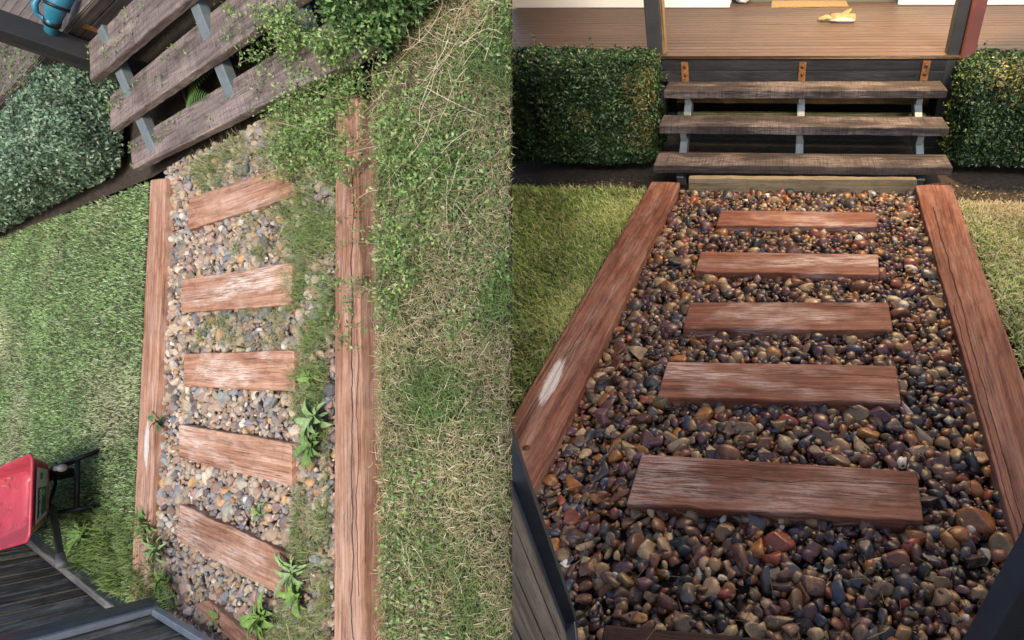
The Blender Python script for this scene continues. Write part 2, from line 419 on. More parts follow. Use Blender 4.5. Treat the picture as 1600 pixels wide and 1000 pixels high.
def blades(P, L, Wd, colr, lean=.5, curl=.5, flat=None, tipmul=1.25):
    n = len(P); az = rng.uniform(0, 2 * np.pi, n) if flat is None else flat
    d2 = np.stack([np.cos(az), np.sin(az), np.zeros(n)], 1); sd = np.stack([-np.sin(az), np.cos(az), np.zeros(n)], 1)
    ln = np.clip(rng.normal(lean, .25, n), 0, 1.4)[:, None]; L = L[:, None]; Wd = Wd[:, None]
    up = np.array([0, 0, 1.]); t1 = d2 * np.sin(ln) + up * np.cos(ln)
    l2 = np.clip(ln + curl * rng.uniform(.3, 1.6, (n, 1)), 0, 1.9); t2 = d2 * np.sin(l2) + up * np.cos(l2)
    mid = P + t1 * L * .5; tip = mid + t2 * L * .5
    V = np.stack([P - sd * Wd * .5, P + sd * Wd * .5, mid - sd * Wd * .45, mid + sd * Wd * .45, tip], 1).reshape(-1, 3)
    b = (np.arange(n) * 5)[:, None]
    Fc = np.concatenate([b + np.array([0, 1, 3]), b + np.array([0, 3, 2]), b + np.array([2, 3, 4])], 1).reshape(-1, 3)
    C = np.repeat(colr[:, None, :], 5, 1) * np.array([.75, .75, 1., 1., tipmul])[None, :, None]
    return V, Fc, C.reshape(-1, 3)

def leaves(P, N, size, colr, aspect=.5, spread=.9, fold=.25):
    n = len(P); rv = rng.normal(size=(n, 3)); N = N + rv * spread; N /= np.linalg.norm(N, axis=1)[:, None]
    t = np.cross(N, rng.normal(size=(n, 3))); t /= np.linalg.norm(t, axis=1)[:, None]; s = np.cross(N, t)
    sz = size[:, None]
    b = P - t * sz * .5; tp = P + t * sz * .5; l = P + s * sz * aspect * .5 + N * sz * fold * .4; r = P - s * sz * aspect * .5 + N * sz * fold * .4
    V = np.stack([b, r, tp, l], 1).reshape(-1, 3); q = (np.arange(n) * 4)[:, None]
    Fc = np.concatenate([q + np.array([0, 1, 2]), q + np.array([0, 2, 3])], 1).reshape(-1, 3)
    return V, Fc, np.repeat(colr, 4, 0)

def pick(pal, n, var=.18, wts=None):
    pal = np.array(pal); i = rng.choice(len(pal), n, p=wts); c = pal[i] * rng.uniform(1 - var, 1 + var, (n, 1)) * rng.uniform(.95, 1.05, (n, 3))
    return np.clip(c, 0, 1)

def vnoise(P, sc, seed=0):
    return np.array([noise.noise(Vector((p[0] * sc + seed, p[1] * sc, (p[2] if len(p) > 2 else 0) * sc))) for p in P])

def stuff(name, F, parts, mat, label, cat, base=None, parent=None, kind='stuff', smooth=False):
    V = []; Fc = []; C = []; o = 0
    for v, f, c in parts: V.append(v); Fc.append(f + o); C.append(c); o += len(v)
    V = np.vstack(V); Fc = np.vstack(Fc); C = np.vstack(C)
    if parent is not None: base = np.array(parent['_b'])
    elif base is None: base = V.mean(0); base[2] = 0
    me = fast_mesh(name, V - base, Fc, C, smooth=smooth)
    ob = put(name, me, F, base, mat, parent)
    if parent is None: tag(ob, label, cat, None, kind)
    elif kind: ob['kind'] = kind
    return ob

def lawn(name, F, poly, n, pal, wts, L, Wd, label, lean=.5, curl=.5, patch=None, cat='grass', z=0.):
    p2 = scatter(poly, n); P = np.column_stack([p2, np.full(n, z)]); P = P[inside(F, P, .003)]
    n = len(P); c = pick(pal, n, .22, wts)
    if patch is not None:
        k = np.clip(vnoise(P, patch[0]) * 2.2 + patch[2], 0, 1)[:, None]; c2 = pick(patch[1], n, .25); sel = rng.uniform(size=(n, 1)) < k
        c = np.where(sel, c2, c)
    big = .85 + .35 * (vnoise(P, 3.1, 9)[:, None] + .4)
    ll = rng.uniform(*L, n)
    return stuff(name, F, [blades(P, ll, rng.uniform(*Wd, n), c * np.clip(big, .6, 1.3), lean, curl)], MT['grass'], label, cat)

# pebbles -----------------------------------------------------------
def pebble_shapes(k, sub, seed, dmin=.48, dmax=.88, nc=(9, 15)):
    r_ = np.random.default_rng(seed); bm = bmesh.new(); bmesh.ops.create_icosphere(bm, subdivisions=sub, radius=1)
    V0 = np.array([v.co[:] for v in bm.verts]); Fc = np.array([[v.index for v in f.verts] for f in bm.faces]); bm.free(); out = []
    for i in range(k):
        V = V0.copy()
        for _ in range(r_.integers(*nc)):
            n = nz(r_.normal(size=3)); d_ = r_.uniform(dmin, dmax); ex = np.maximum(V @ n - d_, 0); V = V - ex[:, None] * n * .93
        V = V * (1 + .05 * np.array([noise.noise(Vector(p * 2.3 + i * 7)) for p in V])[:, None])
        V = V * np.array([1, r_.uniform(.62, .95), r_.uniform(.42, .72)]); out.append(V / np.abs(V[:, 0]).max())
    return out, Fc

def rotm(n):
    a = rng.uniform(0, 2 * np.pi, n); t = rng.normal(0, .35, (2, n))
    ca, sa = np.cos(a), np.sin(a); cx, sx = np.cos(t[0]), np.sin(t[0]); cy, sy = np.cos(t[1]), np.sin(t[1]); z, o = np.zeros(n), np.ones(n)
    Rz = np.stack([ca, -sa, z, sa, ca, z, z, z, o], 1).reshape(n, 3, 3); Rx = np.stack([o, z, z, z, cx, -sx, z, sx, cx], 1).reshape(n, 3, 3)
    Ry = np.stack([cy, z, sy, z, o, z, -sy, z, cy], 1).reshape(n, 3, 3); return Rx @ Ry @ Rz

def gravel(F, poly, holes, spacing, size, pal, wts, mats, bed, seed, sink, nind=300, smooth=True, grade=None, tonemul=1., shp={}):
    q = np.array([p[:2] for p in poly]); lo, hi = q.min(0), q.max(0); pts = []; lay = []
    for layer, (sp, zz) in enumerate(((spacing, 0.), (spacing * 1.05, sink))):
        gx, gy = np.meshgrid(np.arange(lo[0], hi[0], sp), np.arange(lo[1], hi[1], sp * .87)); gx = gx + (np.arange(gx.shape[0]) % 2)[:, None] * sp / 2
        p = np.column_stack([gx.ravel(), gy.ravel()]) + rng.normal(0, sp * .24, (gx.size, 2)); p = p[inpoly(p, q)]
        for h in holes: p = p[~inpoly(p, [x[:2] for x in h])]
        pts.append(np.column_stack([p, np.full(len(p), zz) + rng.normal(0, spacing * .1, len(p))])); lay += [layer] * len(p)
    P = np.vstack(pts); lay = np.array(lay); k = inside(F, P, .03 if F is B else .014); P, lay = P[k], lay[k]; n = len(P)
    S = np.clip(rng.lognormal(math.log(size), .36, n), size * .42, size * 2.2); S[lay == 1] *= .95
    Cc = pick(pal, n, .3, wts) * tonemul
    if grade is not None: Cc = grade(P, Cc)
    Rm = rotm(n); px = F.px(P)
    vis = (px[:, 0] > (800 if F is B else 0)) & (px[:, 0] < (1600 if F is B else 800)) & (px[:, 1] > 0) & (px[:, 1] < 1000) & (lay == 0)
    sc_ = np.where(vis, S / px[:, 2], 0); ind = np.argsort(-sc_)[:nind]; isind = np.zeros(n, bool); isind[ind] = True
    # individual pebbles
    big, Fb = pebble_shapes(20, 3, seed, **shp); meshes = []
    for i, V in enumerate(big):
        me = fast_mesh('pebble', V, Fb, smooth=smooth); me.materials.append(mats[0]); meshes.append(me)
    base = np.array(bed['_b'])
    for i in ind:
        o = bpy.data.objects.new('pebble', meshes[int(rng.integers(len(meshes)))]); COL.objects.link(o); o.parent = bed
        mm = Matrix([list(Rm[i][r]) + [0] for r in range(3)] + [[0, 0, 0, 1]]) @ Matrix.Diagonal((S[i], S[i], S[i], 1))
        mm.translation = Vector(P[i] - base); o.matrix_local = mm; o.color = (*Cc[i], 1)
    # the rest, joined: the upper layer shaped, the buried one simpler
    parts = []
    for sub, sel in ((2, (~isind) & (lay == 0)), (1, (~isind) & (lay == 1))):
        sm, Fs = pebble_shapes(24, sub, seed + sub, **shp); sm = np.array(sm); rest = np.where(sel)[0]
        X = sm[rng.integers(len(sm), size=len(rest))] * S[rest][:, None, None]; X = np.einsum('nij,nkj->nki', Rm[rest], X) + P[rest][:, None, :]
        nv = sm.shape[1]; parts.append((X.reshape(-1, 3), (Fs[None] + (np.arange(len(rest)) * nv)[:, None, None]).reshape(-1, 3), np.repeat(Cc[rest], nv, 0)))
    stuff('pebbles', F, parts, mats[1], None, None, parent=bed, smooth=smooth)

# hedge ----------------------------------------------------------------
def hedge(name, F, foot, h, n, size, pal, wts, label, hz=.0, rough=.03, core=.05, faces=None, spread=.8, rnd=.08, brown=(), shoots=160, group=None, z0=.04):
    """foot: front-left, front-right, back-right, back-left on the ground"""
    ft = np.array([p[:2] for p in foot]); cen = ft.mean(0)
    t = thing(name, F, (*cen, 0), label, 'hedge', group)
    ar = []; e = [(ft[i], ft[(i + 1) % 4]) for i in range(4)]
    per = [np.linalg.norm(b - a) * h for a, b in e]; top = .5 * abs(np.cross(ft[2] - ft[0], ft[3] - ft[1])); ar = np.array(per + [top]); ar = ar * np.array(faces or [1] * 5)
    k = rng.choice(5, n, p=ar / ar.sum()); u, v = rng.uniform(size=n), rng.uniform(size=n)
    P = np.zeros((n, 3)); N = np.zeros((n, 3))
    for i, (a, b) in enumerate(e):
        s = k == i; P[s, :2] = a + (b - a) * u[s][:, None]; P[s, 2] = z0 + v[s] * (h - z0); nn = np.array([b[1] - a[1], -(b[0] - a[0])])
        if np.dot(nn, (a + b) / 2 - cen) < 0: nn = -nn
        N[s, :2] = nz(nn)
    s = k == 4; us, vs = u[s][:, None], v[s][:, None]
    P[s, :2] = (ft[0] * (1 - us) + ft[1] * us) * (1 - vs) + (ft[3] * (1 - us) + ft[2] * us) * vs; P[s, 2] = h; N[s, 2] = 1
    # round the clipped edges: pull points near two faces inwards
    for i, (a, b) in enumerate(e):
        nn = nz(np.array([b[1] - a[1], -(b[0] - a[0])]))
        if np.dot(nn, (a + b) / 2 - cen) < 0: nn = -nn
        dist = -((P[:, :2] - a) @ nn); q = np.clip(1 - dist / rnd, 0, 1); zt = np.clip(1 - (h - P[:, 2]) / rnd, 0, 1)
        P[:, :2] -= nn * (q * zt * rnd * .35)[:, None]; P[:, 2] -= q * zt * rnd * .35
        N[:, :2] += nn * (q * zt)[:, None] * .7; N[:, 2] += q * zt * .7
        a2, b2 = e[(i + 1) % 4]; n2 = nz(np.array([b2[1] - a2[1], -(b2[0] - a2[0])]))
        if np.dot(n2, (a2 + b2) / 2 - cen) < 0: n2 = -n2
        q2 = np.clip(1 + ((P[:, :2] - a2) @ n2) / rnd, 0, 1); P[:, :2] -= (nn + n2) * (q * q2 * rnd * .3)[:, None]
    N /= np.linalg.norm(N, axis=1)[:, None]
    P += N * (vnoise(P, 5.5, 3) * rough + vnoise(P, 17, 5) * rough * .6 + rng.normal(0, rough * .35, n) - np.abs(rng.normal(0, rough * .7, n)))[:, None]
    low = np.clip((.12 - P[:, 2]) / .12, 0, 1); keep = inside(F, P, .004) & (rng.uniform(size=n) > low * .55); P, N = P[keep], N[keep]; n = len(P)
    c = pick(pal, n, .25, wts) * np.clip(.95 + .6 * vnoise(P, 9, 21)[:, None], .55, 1.5)
    for (q, rad) in brown:
        dd = np.linalg.norm(P - np.array(q), axis=1); sel = rng.uniform(size=n) < np.clip(1.15 - dd / rad, 0, .42); c[sel] = pick([(.17, .15, .05), (.22, .22, .07), (.12, .09, .045)], int(sel.sum()))
    parts = [leaves(P, N, rng.uniform(.45, 1.7, n) * size, c, .5, spread)]
    for i in rng.integers(n, size=shoots):             # stray shoots
        d_ = nz(N[i] + np.array((0, 0, .6)) + rng.normal(0, .3, 3)); m_ = 9; tt = rng.uniform(.2, 1, m_)[:, None] * rng.uniform(.03, .075)
        q = P[i] + d_ * tt + rng.normal(0, size * .3, (m_, 3)); q = q[inside(F, q, .004)]
        if len(q): parts.append(leaves(q, np.tile(d_, (len(q), 1)), rng.uniform(.7, 1.2, len(q)) * size, pick(pal[1:3] + pal[4:], len(q)) * 1.15, .5, 1.))
    stuff('foliage', F, parts, MT['leaf'], None, None, parent=t, kind='stuff')
    ins = np.array([ft[i] + core * 1.3 * (nz(ft[(i + 1) % 4] - ft[i]) + nz(ft[i - 1] - ft[i])) for i in range(4)])
    cv = [(*p, .06) for p in ins] + [(*p, h - core) for p in ins]
    mesh_obj('branches', cv, [(0, 1, 2, 3)[::-1], (4, 5, 6, 7), (0, 1, 5, 4), (1, 2, 6, 5), (2, 3, 7, 6), (3, 0, 4, 7)], F, MT['core'], t, clip=True)
    for i in range(4):
        b0 = ins[0] + (ins[1] - ins[0]) * (.12 + .25 * i) + (ins[3] - ins[0]) * .12
        if inside(F, np.array([[*b0, 0.]]))[0]: tube('stem', F, [(b0[0], b0[1], -.01), (b0[0] + .01, b0[1] + .01, .12)], [.014, .011], MT['core'], t, 6)
    return t

# ================================================================== TIDY GARDEN (right)
def GB(x, y, z=0): return B.g(x, y, z)
bigx = [(804, 1400), (804, 262), (1700, 262), (1700, 1400)]
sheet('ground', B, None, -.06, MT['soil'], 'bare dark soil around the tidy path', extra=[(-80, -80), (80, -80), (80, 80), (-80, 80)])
TOPZ = .05
# lawns
LB = [(1018, 283), (1063, 285), (807, 646), (834, 768)]
lL = [GB(x, y) for x, y in ((790, 296), (1014, 302), (806, 650), (780, 690))]
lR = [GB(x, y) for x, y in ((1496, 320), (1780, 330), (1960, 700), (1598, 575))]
def ring_sheet(name, pts, z, mat, label): return sheet(name, B, None, z, mat, label, extra=[(p[0], p[1]) for p in pts])
soL = ring_sheet('lawn_soil', lL, -.012, MT['turf_soil'], 'thin soil under the green lawn left of the tidy path')
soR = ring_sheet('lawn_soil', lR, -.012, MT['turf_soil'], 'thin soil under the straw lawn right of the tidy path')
gpal = [(.23, .34, .09), (.33, .44, .14), (.12, .19, .05), (.50, .53, .26), (.66, .64, .44)]
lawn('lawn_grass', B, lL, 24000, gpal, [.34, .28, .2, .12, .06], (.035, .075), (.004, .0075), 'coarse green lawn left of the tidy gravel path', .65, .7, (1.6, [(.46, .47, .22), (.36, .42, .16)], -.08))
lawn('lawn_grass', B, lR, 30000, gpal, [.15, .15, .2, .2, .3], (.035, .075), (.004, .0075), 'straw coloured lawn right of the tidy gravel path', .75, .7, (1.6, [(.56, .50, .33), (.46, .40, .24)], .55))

# border sleepers
def PB(x, y): return GB(x, y, TOPZ)
crk = ((.115, -1, 9, .0035), (.17, .6, 1.9, .0022))
mLB = wood('red_sleeper_left', *red_b, .35, (.50, .38, .33), .72, cracks=((.12, 1.1, 2.0, .0025), (.20, 1.5, 2.6, .002)), paint=(1.90, .200, .15, .055))
mRB = wood('red_sleeper_right', *red_b, .25, (.46, .34, .29), .72, cracks=((.165, .3, 3.2, .0042), (.115, 1.2, 2.9, .003)))
s = plank('border_sleeper', B, (PB(1018, 283), PB(1063, 285), PB(798, 656), PB(828, 776)), .09, mLB, clip=True, nu=70, nv=8, amp=.0032, seed=0., r=.007)
tag(s, 'red timber edging sleeper with white paint patch beside green lawn in tidy garden', 'sleeper', 'red sleepers of the tidy path')
nh = GB(822, 700, TOPZ + .0015)
s = plank('border_sleeper', B, (PB(1430, 290), PB(1485, 283), PB(1589, 852), PB(1640, 700)), .09, mRB, nu=70, nv=8, amp=.0032, seed=0., r=.007)
tag(s, 'red timber edging sleeper with long crack at the right of the tidy path', 'sleeper', 'red sleepers of the tidy path')
# bolt hole in the left sleeper
o = tube('coach_bolt', B, [nh + np.array((0, 0, -.012)), nh + np.array((0, 0, .002))], .012, MT['bolt'], None, 12); tag(o, 'small dark bolt head in the red sleeper near the gate', 'bolt')

# step sleepers
steps = [((1127, 328), (1368, 331), (1371, 354), (1119, 352)), ((1095, 393), (1372, 397), (1373.5, 429), (1086, 423)),
         ((1078, 472), (1388, 472), (1395, 516), (1067, 513)), ((1043, 565), (1400, 571), (1408, 629), (1027, 620)),
         ((1003, 709), (1433, 736), (1443, 815), (979, 787))]
ordn = ['first', 'second', 'third', 'fourth', 'fifth']
holesB = []
wearB = [.85, 1., .9, .8, .6]
for i, q in enumerate(steps):
    c = [GB(x, y, .04) for x, y in q]; holesB.append([GB(x, y, .03) for x, y in q])
    dk = [1.15, 1.12, 1.0, .98, .9][i]  # step tint: weathering plus porch light fading downward, put into the colour
    mt_ = wood('red_step', *[tuple(v * dk for v in k) for k in red_b], wearB[i], (.58, .46, .42), .68, cracks=((i * 1.7 + 5.1 + .13, -99, 99, .0016),) if i > 2 else ())
    s = plank('step_sleeper', B, (c[0], c[3], c[1], c[2]), .07, mt_, nu=40, nv=8, amp=.003, r=.005, seed=float(3 + i))
    tag(s, f'{ordn[i]} red timber step below the stairs in the tidy pebble path', 'sleeper', 'red timber steps of the tidy path')
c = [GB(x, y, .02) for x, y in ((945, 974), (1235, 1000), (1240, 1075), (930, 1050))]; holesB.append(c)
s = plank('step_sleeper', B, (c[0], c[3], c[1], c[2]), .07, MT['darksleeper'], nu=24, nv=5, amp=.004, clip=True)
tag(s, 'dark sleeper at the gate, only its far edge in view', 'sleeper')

# pebble bed
pg = [GB(1066, 300), GB(1432, 302), GB(1600, 870), GB(1680, 1250), GB(700, 1250), GB(826, 775)]
bed = sheet('pebble_bed', B, None, -.03, MT['gravel_soil_b'], 'bed of glossy dark river pebbles between the tidy red sleepers', extra=[(p[0], p[1]) for p in pg])
palB = [(.170, .070, .040), (.098, .046, .038), (.046, .032, .033), (.066, .060, .066), (.050, .060, .095), (.30, .125, .035), (.25, .16, .078), (.125, .055, .066), (.018, .015, .016), (.40, .29, .17), (.66, .62, .54), (.25, .062, .036), (.17, .11, .068)]
wB = np.array([.15, .15, .12, .08, .035, .085, .11, .1, .06, .075, .018, .022, .12]); wB = wB / wB.sum()
gravel(B, pg, holesB, .0345, .0228, palB, wB, (MT['pebble_wet_obj'], MT['pebble_wet']), bed, 5, -.017, smooth=False, tonemul=1.1, shp=dict(dmin=.34, dmax=.72, nc=(6, 10)))
n = 5200; p2 = scatter(pg, n); P = np.column_stack([p2, rng.uniform(-.012, .010, n)]); P = P[inside(B, P, .01)]
for h in holesB: P = P[~inpoly(P, [x[:2] for x in h])]
n = len(P); gs, gf = pebble_shapes(8, 1, 91); gs = np.array(gs)[rng.integers(8, size=n)] * rng.uniform(.004, .009, n)[:, None, None]; gs = np.einsum('nij,nkj->nki', rotm(n), gs) + P[:, None, :]
stuff('grit', B, [(gs.reshape(-1, 3), (gf[None] + (np.arange(n) * gs.shape[1])[:, None, None]).reshape(-1, 3), np.repeat(pick(palB, n, .3, wB), gs.shape[1], 0))], MT['pebble_wet'], None, None, parent=bed)
# fallen twigs and leaf bits in the bed
n = 120; p2 = scatter([GB(850, 760), GB(1560, 800), GB(1560, 1000), GB(930, 1000)], n)
stuff('leaf_litter', B, [blades(np.column_stack([p2, rng.uniform(.012, .022, n)]), rng.uniform(.02, .07, n), rng.uniform(.0012, .003, n), pick([(.30, .22, .12), (.2, .14, .07), (.12, .12, .05)], n), 1.35, .1)], MT['straw'], 'dry twigs and leaf bits lying on the dark pebbles', 'leaf litter')

# stairs ------------------------------------------------------------
TZ = [.46, .31, .15]
TQ = [((1047, 129), (1473, 129), (1481, 141), (1037, 141.6)), ((1041, 183), (1474, 183.6), (1484, 200), (1029, 196.5)), ((1032, 238.5), (1480, 241.5), (1489.5, 262), (1020.5, 258))]
stb = thing('timber_stairs', B, GB(1250, 275), 'open timber stairs with three dark treads leading up to the varnished deck', 'stairs')
front = []
for z, q in zip(TZ, TQ):
    c = [GB(x, y, z) for x, y in q]
    fl, fr = c[3], c[2]; fr = fl + (fr - fl) * 1.0; dv = np.array([-.06, 1, 0]) * .215
    plank('tread', B, (fl + dv, fl, fr + dv, fr), .05, MT['tread'], stb, nu=46, nv=7, amp=.0024, r=.006)
    front.append((fl, fr))
DZ = .62
dl, dr = GB(1043, 87, DZ), GB(1478, 86, DZ); ax = nz(dr - dl)      # deck front edge
back = np.cross((0, 0, 1), ax)
for k, fx in enumerate((.085, .5, .915)):
    lo_, hi_ = front[2], front[0]
    p0 = lo_[0] + (lo_[1] - lo_[0]) * fx; p1 = hi_[0] + (hi_[1] - hi_[0]) * fx
    dirn = nz(p1 - p0); a = p0 + back * .10 - np.array((0, 0, .13)) - dirn * .02; b = p1 + back * .13 - np.array((0, 0, .085)) + dirn * .02
    st = beam('stringer', B, a, b, .05, .075, MT['galv'], stb)
    p2_ = np.array([p0[0] + .0, p0[1] + .13, 0]); beam('stringer_foot', B, p2_ + np.array((0, 0, -.03)), p2_ + np.array((0, 0, .1)), .045, .045, MT['galv'], stb, side=ax)
    for j in (0, 1):
        f0, f1 = front[j]; q = f0 + (f1 - f0) * fx + back * .03
        beam('tread_cleat', B, q + np.array((0, 0, -.052)), q + np.array((0, 0, -.12)) + back * .02, .04, .03, MT['galv'], stb, side=ax)
# fascia + deck -----------------------------------------------------
dk = thing('timber_deck', B, (dl + dr) / 2 * np.array((1, 1, 0)), 'varnished brown grooved deck above the tidy stairs with charcoal front boards', 'deck')
farL = GB(900, 13, DZ); depth = np.dot(farL - dl, back)
ex0, ex1 = dl - ax * 4.2, dr + ax * 2.2
nb = int(depth / .092)
for i in range(nb + 6):
    o0 = back * (i * .092 + (.0 if i else -.012)); o1 = back * (i * .092 + .0875)
    plank('deck_board', B, (ex0 + o0, ex0 + o1, ex1 + o0, ex1 + o1), .02, MT['deck'], dk, clip=True, nu=10, nv=2, r=.003, amp=.0008)
dz = np.array((0, 0, 1.))
for j, (z1, z0) in enumerate(((DZ - .022, DZ - .095), (DZ - .098, DZ - .172))):
    p, q = dl - ax * 2.4, dr + ax * 1.6
    off = np.array((0, 0, (z1 + z0) / 2 - DZ)) + back * .012
    plank('fascia_board', B, (p + off + dz * (z1 - z0) / 2 - back * .01, p + off - dz * (z1 - z0) / 2 - back * .01, q + off + dz * (z1 - z0) / 2 - back * .01, q + off - dz * (z1 - z0) / 2 - back * .01), .02, MT['fascia'], dk, clip=True, nu=30, nv=3, r=.003, amp=.0012, up=-back)
for z1, hh, mt_, yy in ((.37, .13, 'pine_brown', .012), (.17, .13, 'pine_moss', .012)):
    p, q = dl + ax * .05 + back * yy, dr - ax * .05 + back * yy; p[2] = q[2] = z1
    beam('joist', B, p, q, .04, hh, MT[mt_], dk, amp=.003, nu=20)
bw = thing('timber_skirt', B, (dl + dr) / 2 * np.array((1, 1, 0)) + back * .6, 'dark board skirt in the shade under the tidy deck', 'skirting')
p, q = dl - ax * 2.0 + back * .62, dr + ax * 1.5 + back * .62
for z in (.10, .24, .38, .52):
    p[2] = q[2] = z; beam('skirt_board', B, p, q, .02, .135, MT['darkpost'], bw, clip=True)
# rusty brackets
for k, (x0, x1, y0, y1) in enumerate(((1064, 1075, 97, 129), (1249, 1260, 97, 129), (1443, 1455, 95, 128))):
    pt = dl - back * .012
    c = [B.on(x, y, pt, back) for x, y in ((x0, y0), (x1, y0), (x1, y1), (x0, y1))]
    w_ = np.dot(c[1] - c[0], ax); c0 = c[0]; h_ = c[0][2] - c[3][2]
    q0, q1 = c0, c0 + ax * w_; br = plank('bracket', B, (q0, q0 - dz * h_, q1, q1 - dz * h_), .005, MT['rust'], stb, nu=4, nv=6, r=.002, amp=.001, up=-back)
    br['_b'] = stb['_b']; br['label'] = 'rusty steel strap on the charcoal fascia'
    for t in (.22, .6):
        pb = q0 + ax * w_ / 2 - dz * h_ * t - back * .003; tube('bolt', B, [pb, pb - back * .008], .011, MT['bolt'], br, 8)
# pale retaining board below the last tread
pt = GB(1076, 300); c = [B.on(x, y, pt, nz((-.09, 1, 0))) for x, y in ((1076, 279), (1433, 281), (1433, 303), (1076, 301))]
s = plank('retaining_board', B, (c[0], c[3] - dz * .04, c[1], c[2] - dz * .04), .045, MT['pine'], nu=40, nv=5, amp=.003, r=.004, up=(.09, -1, 0))
tag(s, 'pale weathered pine board under the lowest tread behind the pebbles', 'board')

# hedges ------------------------------------------------------------
hp = [(.020, .046, .018), (.034, .076, .026), (.060, .122, .036), (.011, .027, .013), (.125, .18, .065)]
fl_, fr_ = GB(760, 262), GB(1018, 264)
tb = B.on(1000, 101, fr_, (0, 1, 0)); hh = tb[2]
bl_, br_ = fl_ + back * .52, fr_ + back * .52
hedge('box_hedge', B, (fl_, fr_ + ax * .02, br_ + ax * .02, bl_), hh, 100000, .021, hp, [.28, .28, .18, .16, .10], 'clipped dark green box hedge left of the tidy stairs', rough=.03, faces=[1.1, 1, .15, .1, 1], brown=[(fr_ + dz * hh * .75, .16), (fr_ + dz * hh * .35 - ax * .05, .12), (fr_ - ax * .45 + dz * hh * .5, .08)])
f2l, f2r = GB(1487, 268), GB(1760, 275)
hh2 = B.on(1560, 112, f2l, (0, 1, 0))[2]
hedge('box_hedge', B, (f2l, f2r, f2r + back * .55, f2l + back * .55), hh2, 84000, .021, hp, [.28, .28, .18, .16, .10], 'clipped dark green box hedge right of the tidy stairs', rough=.03, faces=[1.1, .2, .15, 1, 1], brown=[(f2l + dz * hh2 + ax * .25, .2), (f2l + dz * hh2 + ax * .5, .2)])

for q_, nm in (([GB(806, 268), GB(1030, 270), GB(1012, 298), GB(806, 292)], 'left'), ([GB(1492, 276), GB(1610, 280), GB(1610, 318), GB(1496, 316)], 'right')):
    n = 260; pc = scatter(q_, n); Q = np.column_stack([pc, np.full(n, -.05)]); Q = Q[inside(B, Q, .01)]; n = len(Q)
    stuff('leaf_litter', B, [leaves(Q, np.tile(dz, (n, 1)), rng.uniform(.010, .028, n), pick([(.20, .14, .07), (.13, .10, .05), (.10, .13, .04), (.26, .2, .1)], n), .5, .5)], MT['leaf'], f'fallen leaves on the dark soil under the {nm} tidy hedge', 'leaf litter')

# verandah posts, wall, mat -----------------------------------------
def post_pts(x, y, z): p = GB(x, y, z); return p
p0 = GB(1024, 84, DZ); t = thing('verandah_post', B, p0, 'charcoal square verandah post behind the left tidy hedge', 'post')
beam('post_shaft', B, p0 + back * .03 - dz * .5, p0 + back * .03 + dz * 1.75, .105, .09, MT['charcoal'], t, side=ax, r=.006)
plank('brown_side', B, (p0 + ax * .075 + back * .075 + dz * .0, p0 + ax * .075 - back * .010, p0 + ax * .075 + back * .075 + dz * 1.75, p0 + ax * .075 - back * .010 + dz * 1.75), .02, MT['pine_brown'], t, up=ax, nu=20, nv=2, r=.003)
p0 = GB(1489, 85, DZ); t = thing('verandah_post', B, p0, 'charcoal square verandah post beside red downpipe at the right of the stairs', 'post')
beam('post_shaft', B, p0 + back * .03 - dz * .5, p0 + back * .03 + dz * 1.75, .075, .09, MT['charcoal'], t, side=ax, r=.006)
p1 = GB(1509, 84, DZ); t = thing('downpipe', B, p1, 'red brown square downpipe in front of the right charcoal post', 'downpipe')
beam('pipe', B, p1 - back * .035 - dz * .4, p1 - back * .035 + dz * 1.75, .085, .065, MT['redpipe'], t, side=ax, r=.014)
beam('pipe_strap', B, p1 - back * .035 + dz * 1.2, p1 - back * .035 + dz * 1.23, .092, .072, MT['redpipe'], t, side=ax)
wl = thing('house_wall', B, GB(1000, 12, DZ), 'white house wall with door recess along the back of the deck', 'wall')
def wseg(name, x0, x1, y, dpt, mt_, hgt=1.9, z0=DZ + .006):
    a, b = GB(x0, y, DZ), GB(x1, y, DZ); a = a + back * dpt; b = b + back * dpt
    n_ = max(1, int(hgt / .19))
    for i in range(n_):
        za, zb = z0 + hgt * i / n_, z0 + hgt * (i + 1) / n_ - .006
        plank(name, B, (np.array((*a[:2], zb)), np.array((*a[:2], za)), np.array((*b[:2], zb)), np.array((*b[:2], za))), .03, mt_, wl, clip=True, nu=4, nv=2, r=.003, amp=.0, up=-back)
wseg('wall_board', 700, 1140, 13, 0, MT['white']); wseg('wall_board', 1403, 1700, 8.5, .0, MT['white'])
wseg('door_sill', 1142, 1402, 8, .18, MT['door'], .10, DZ - .03); wseg('door_panel', 1140, 1405, 8, .24, MT['white'], 1.9)
a, b = GB(1140, 13, DZ), GB(1140, 13, DZ) + back * .24
plank('door_reveal', B, (a + dz * 1.9, a + dz * .01, b + dz * 1.9, b + dz * .01), .03, MT['white'], wl, up=ax, nu=3, nv=2)
c = [GB(1205, 9.5, DZ + .012), GB(1326, 8.5, DZ + .012)]
s = plank('doormat', B, (c[0] + back * .36, c[0], c[1] + back * .36, c[1]), .012, MT['mat'], nu=10, nv=6, amp=.003); tag(s, 'tan coir doormat at the house door on the deck', 'doormat')
# crumpled bag
bm = bmesh.new(); bmesh.ops.create_icosphere(bm, subdivisions=4, radius=1); cb = GB(1160, 5.5, DZ)
V = np.array([v.co[:] for v in bm.verts]); Fc = [[v.index for v in f.verts] for f in bm.faces]; bm.free()
V = V * (1 + .22 * vnoise(V, 2.6)[:, None] + .12 * np.abs(vnoise(V, 6))[:, None]); V = V * np.array((.085, .06, .075)); V[:, 2] -= V[:, 2].min()
s = mesh_obj('plastic_bag', V + cb, Fc, B, MT['bag'], smooth=True); tag(s, 'crumpled pale blue plastic bag beside the white wall on the deck', 'bag')

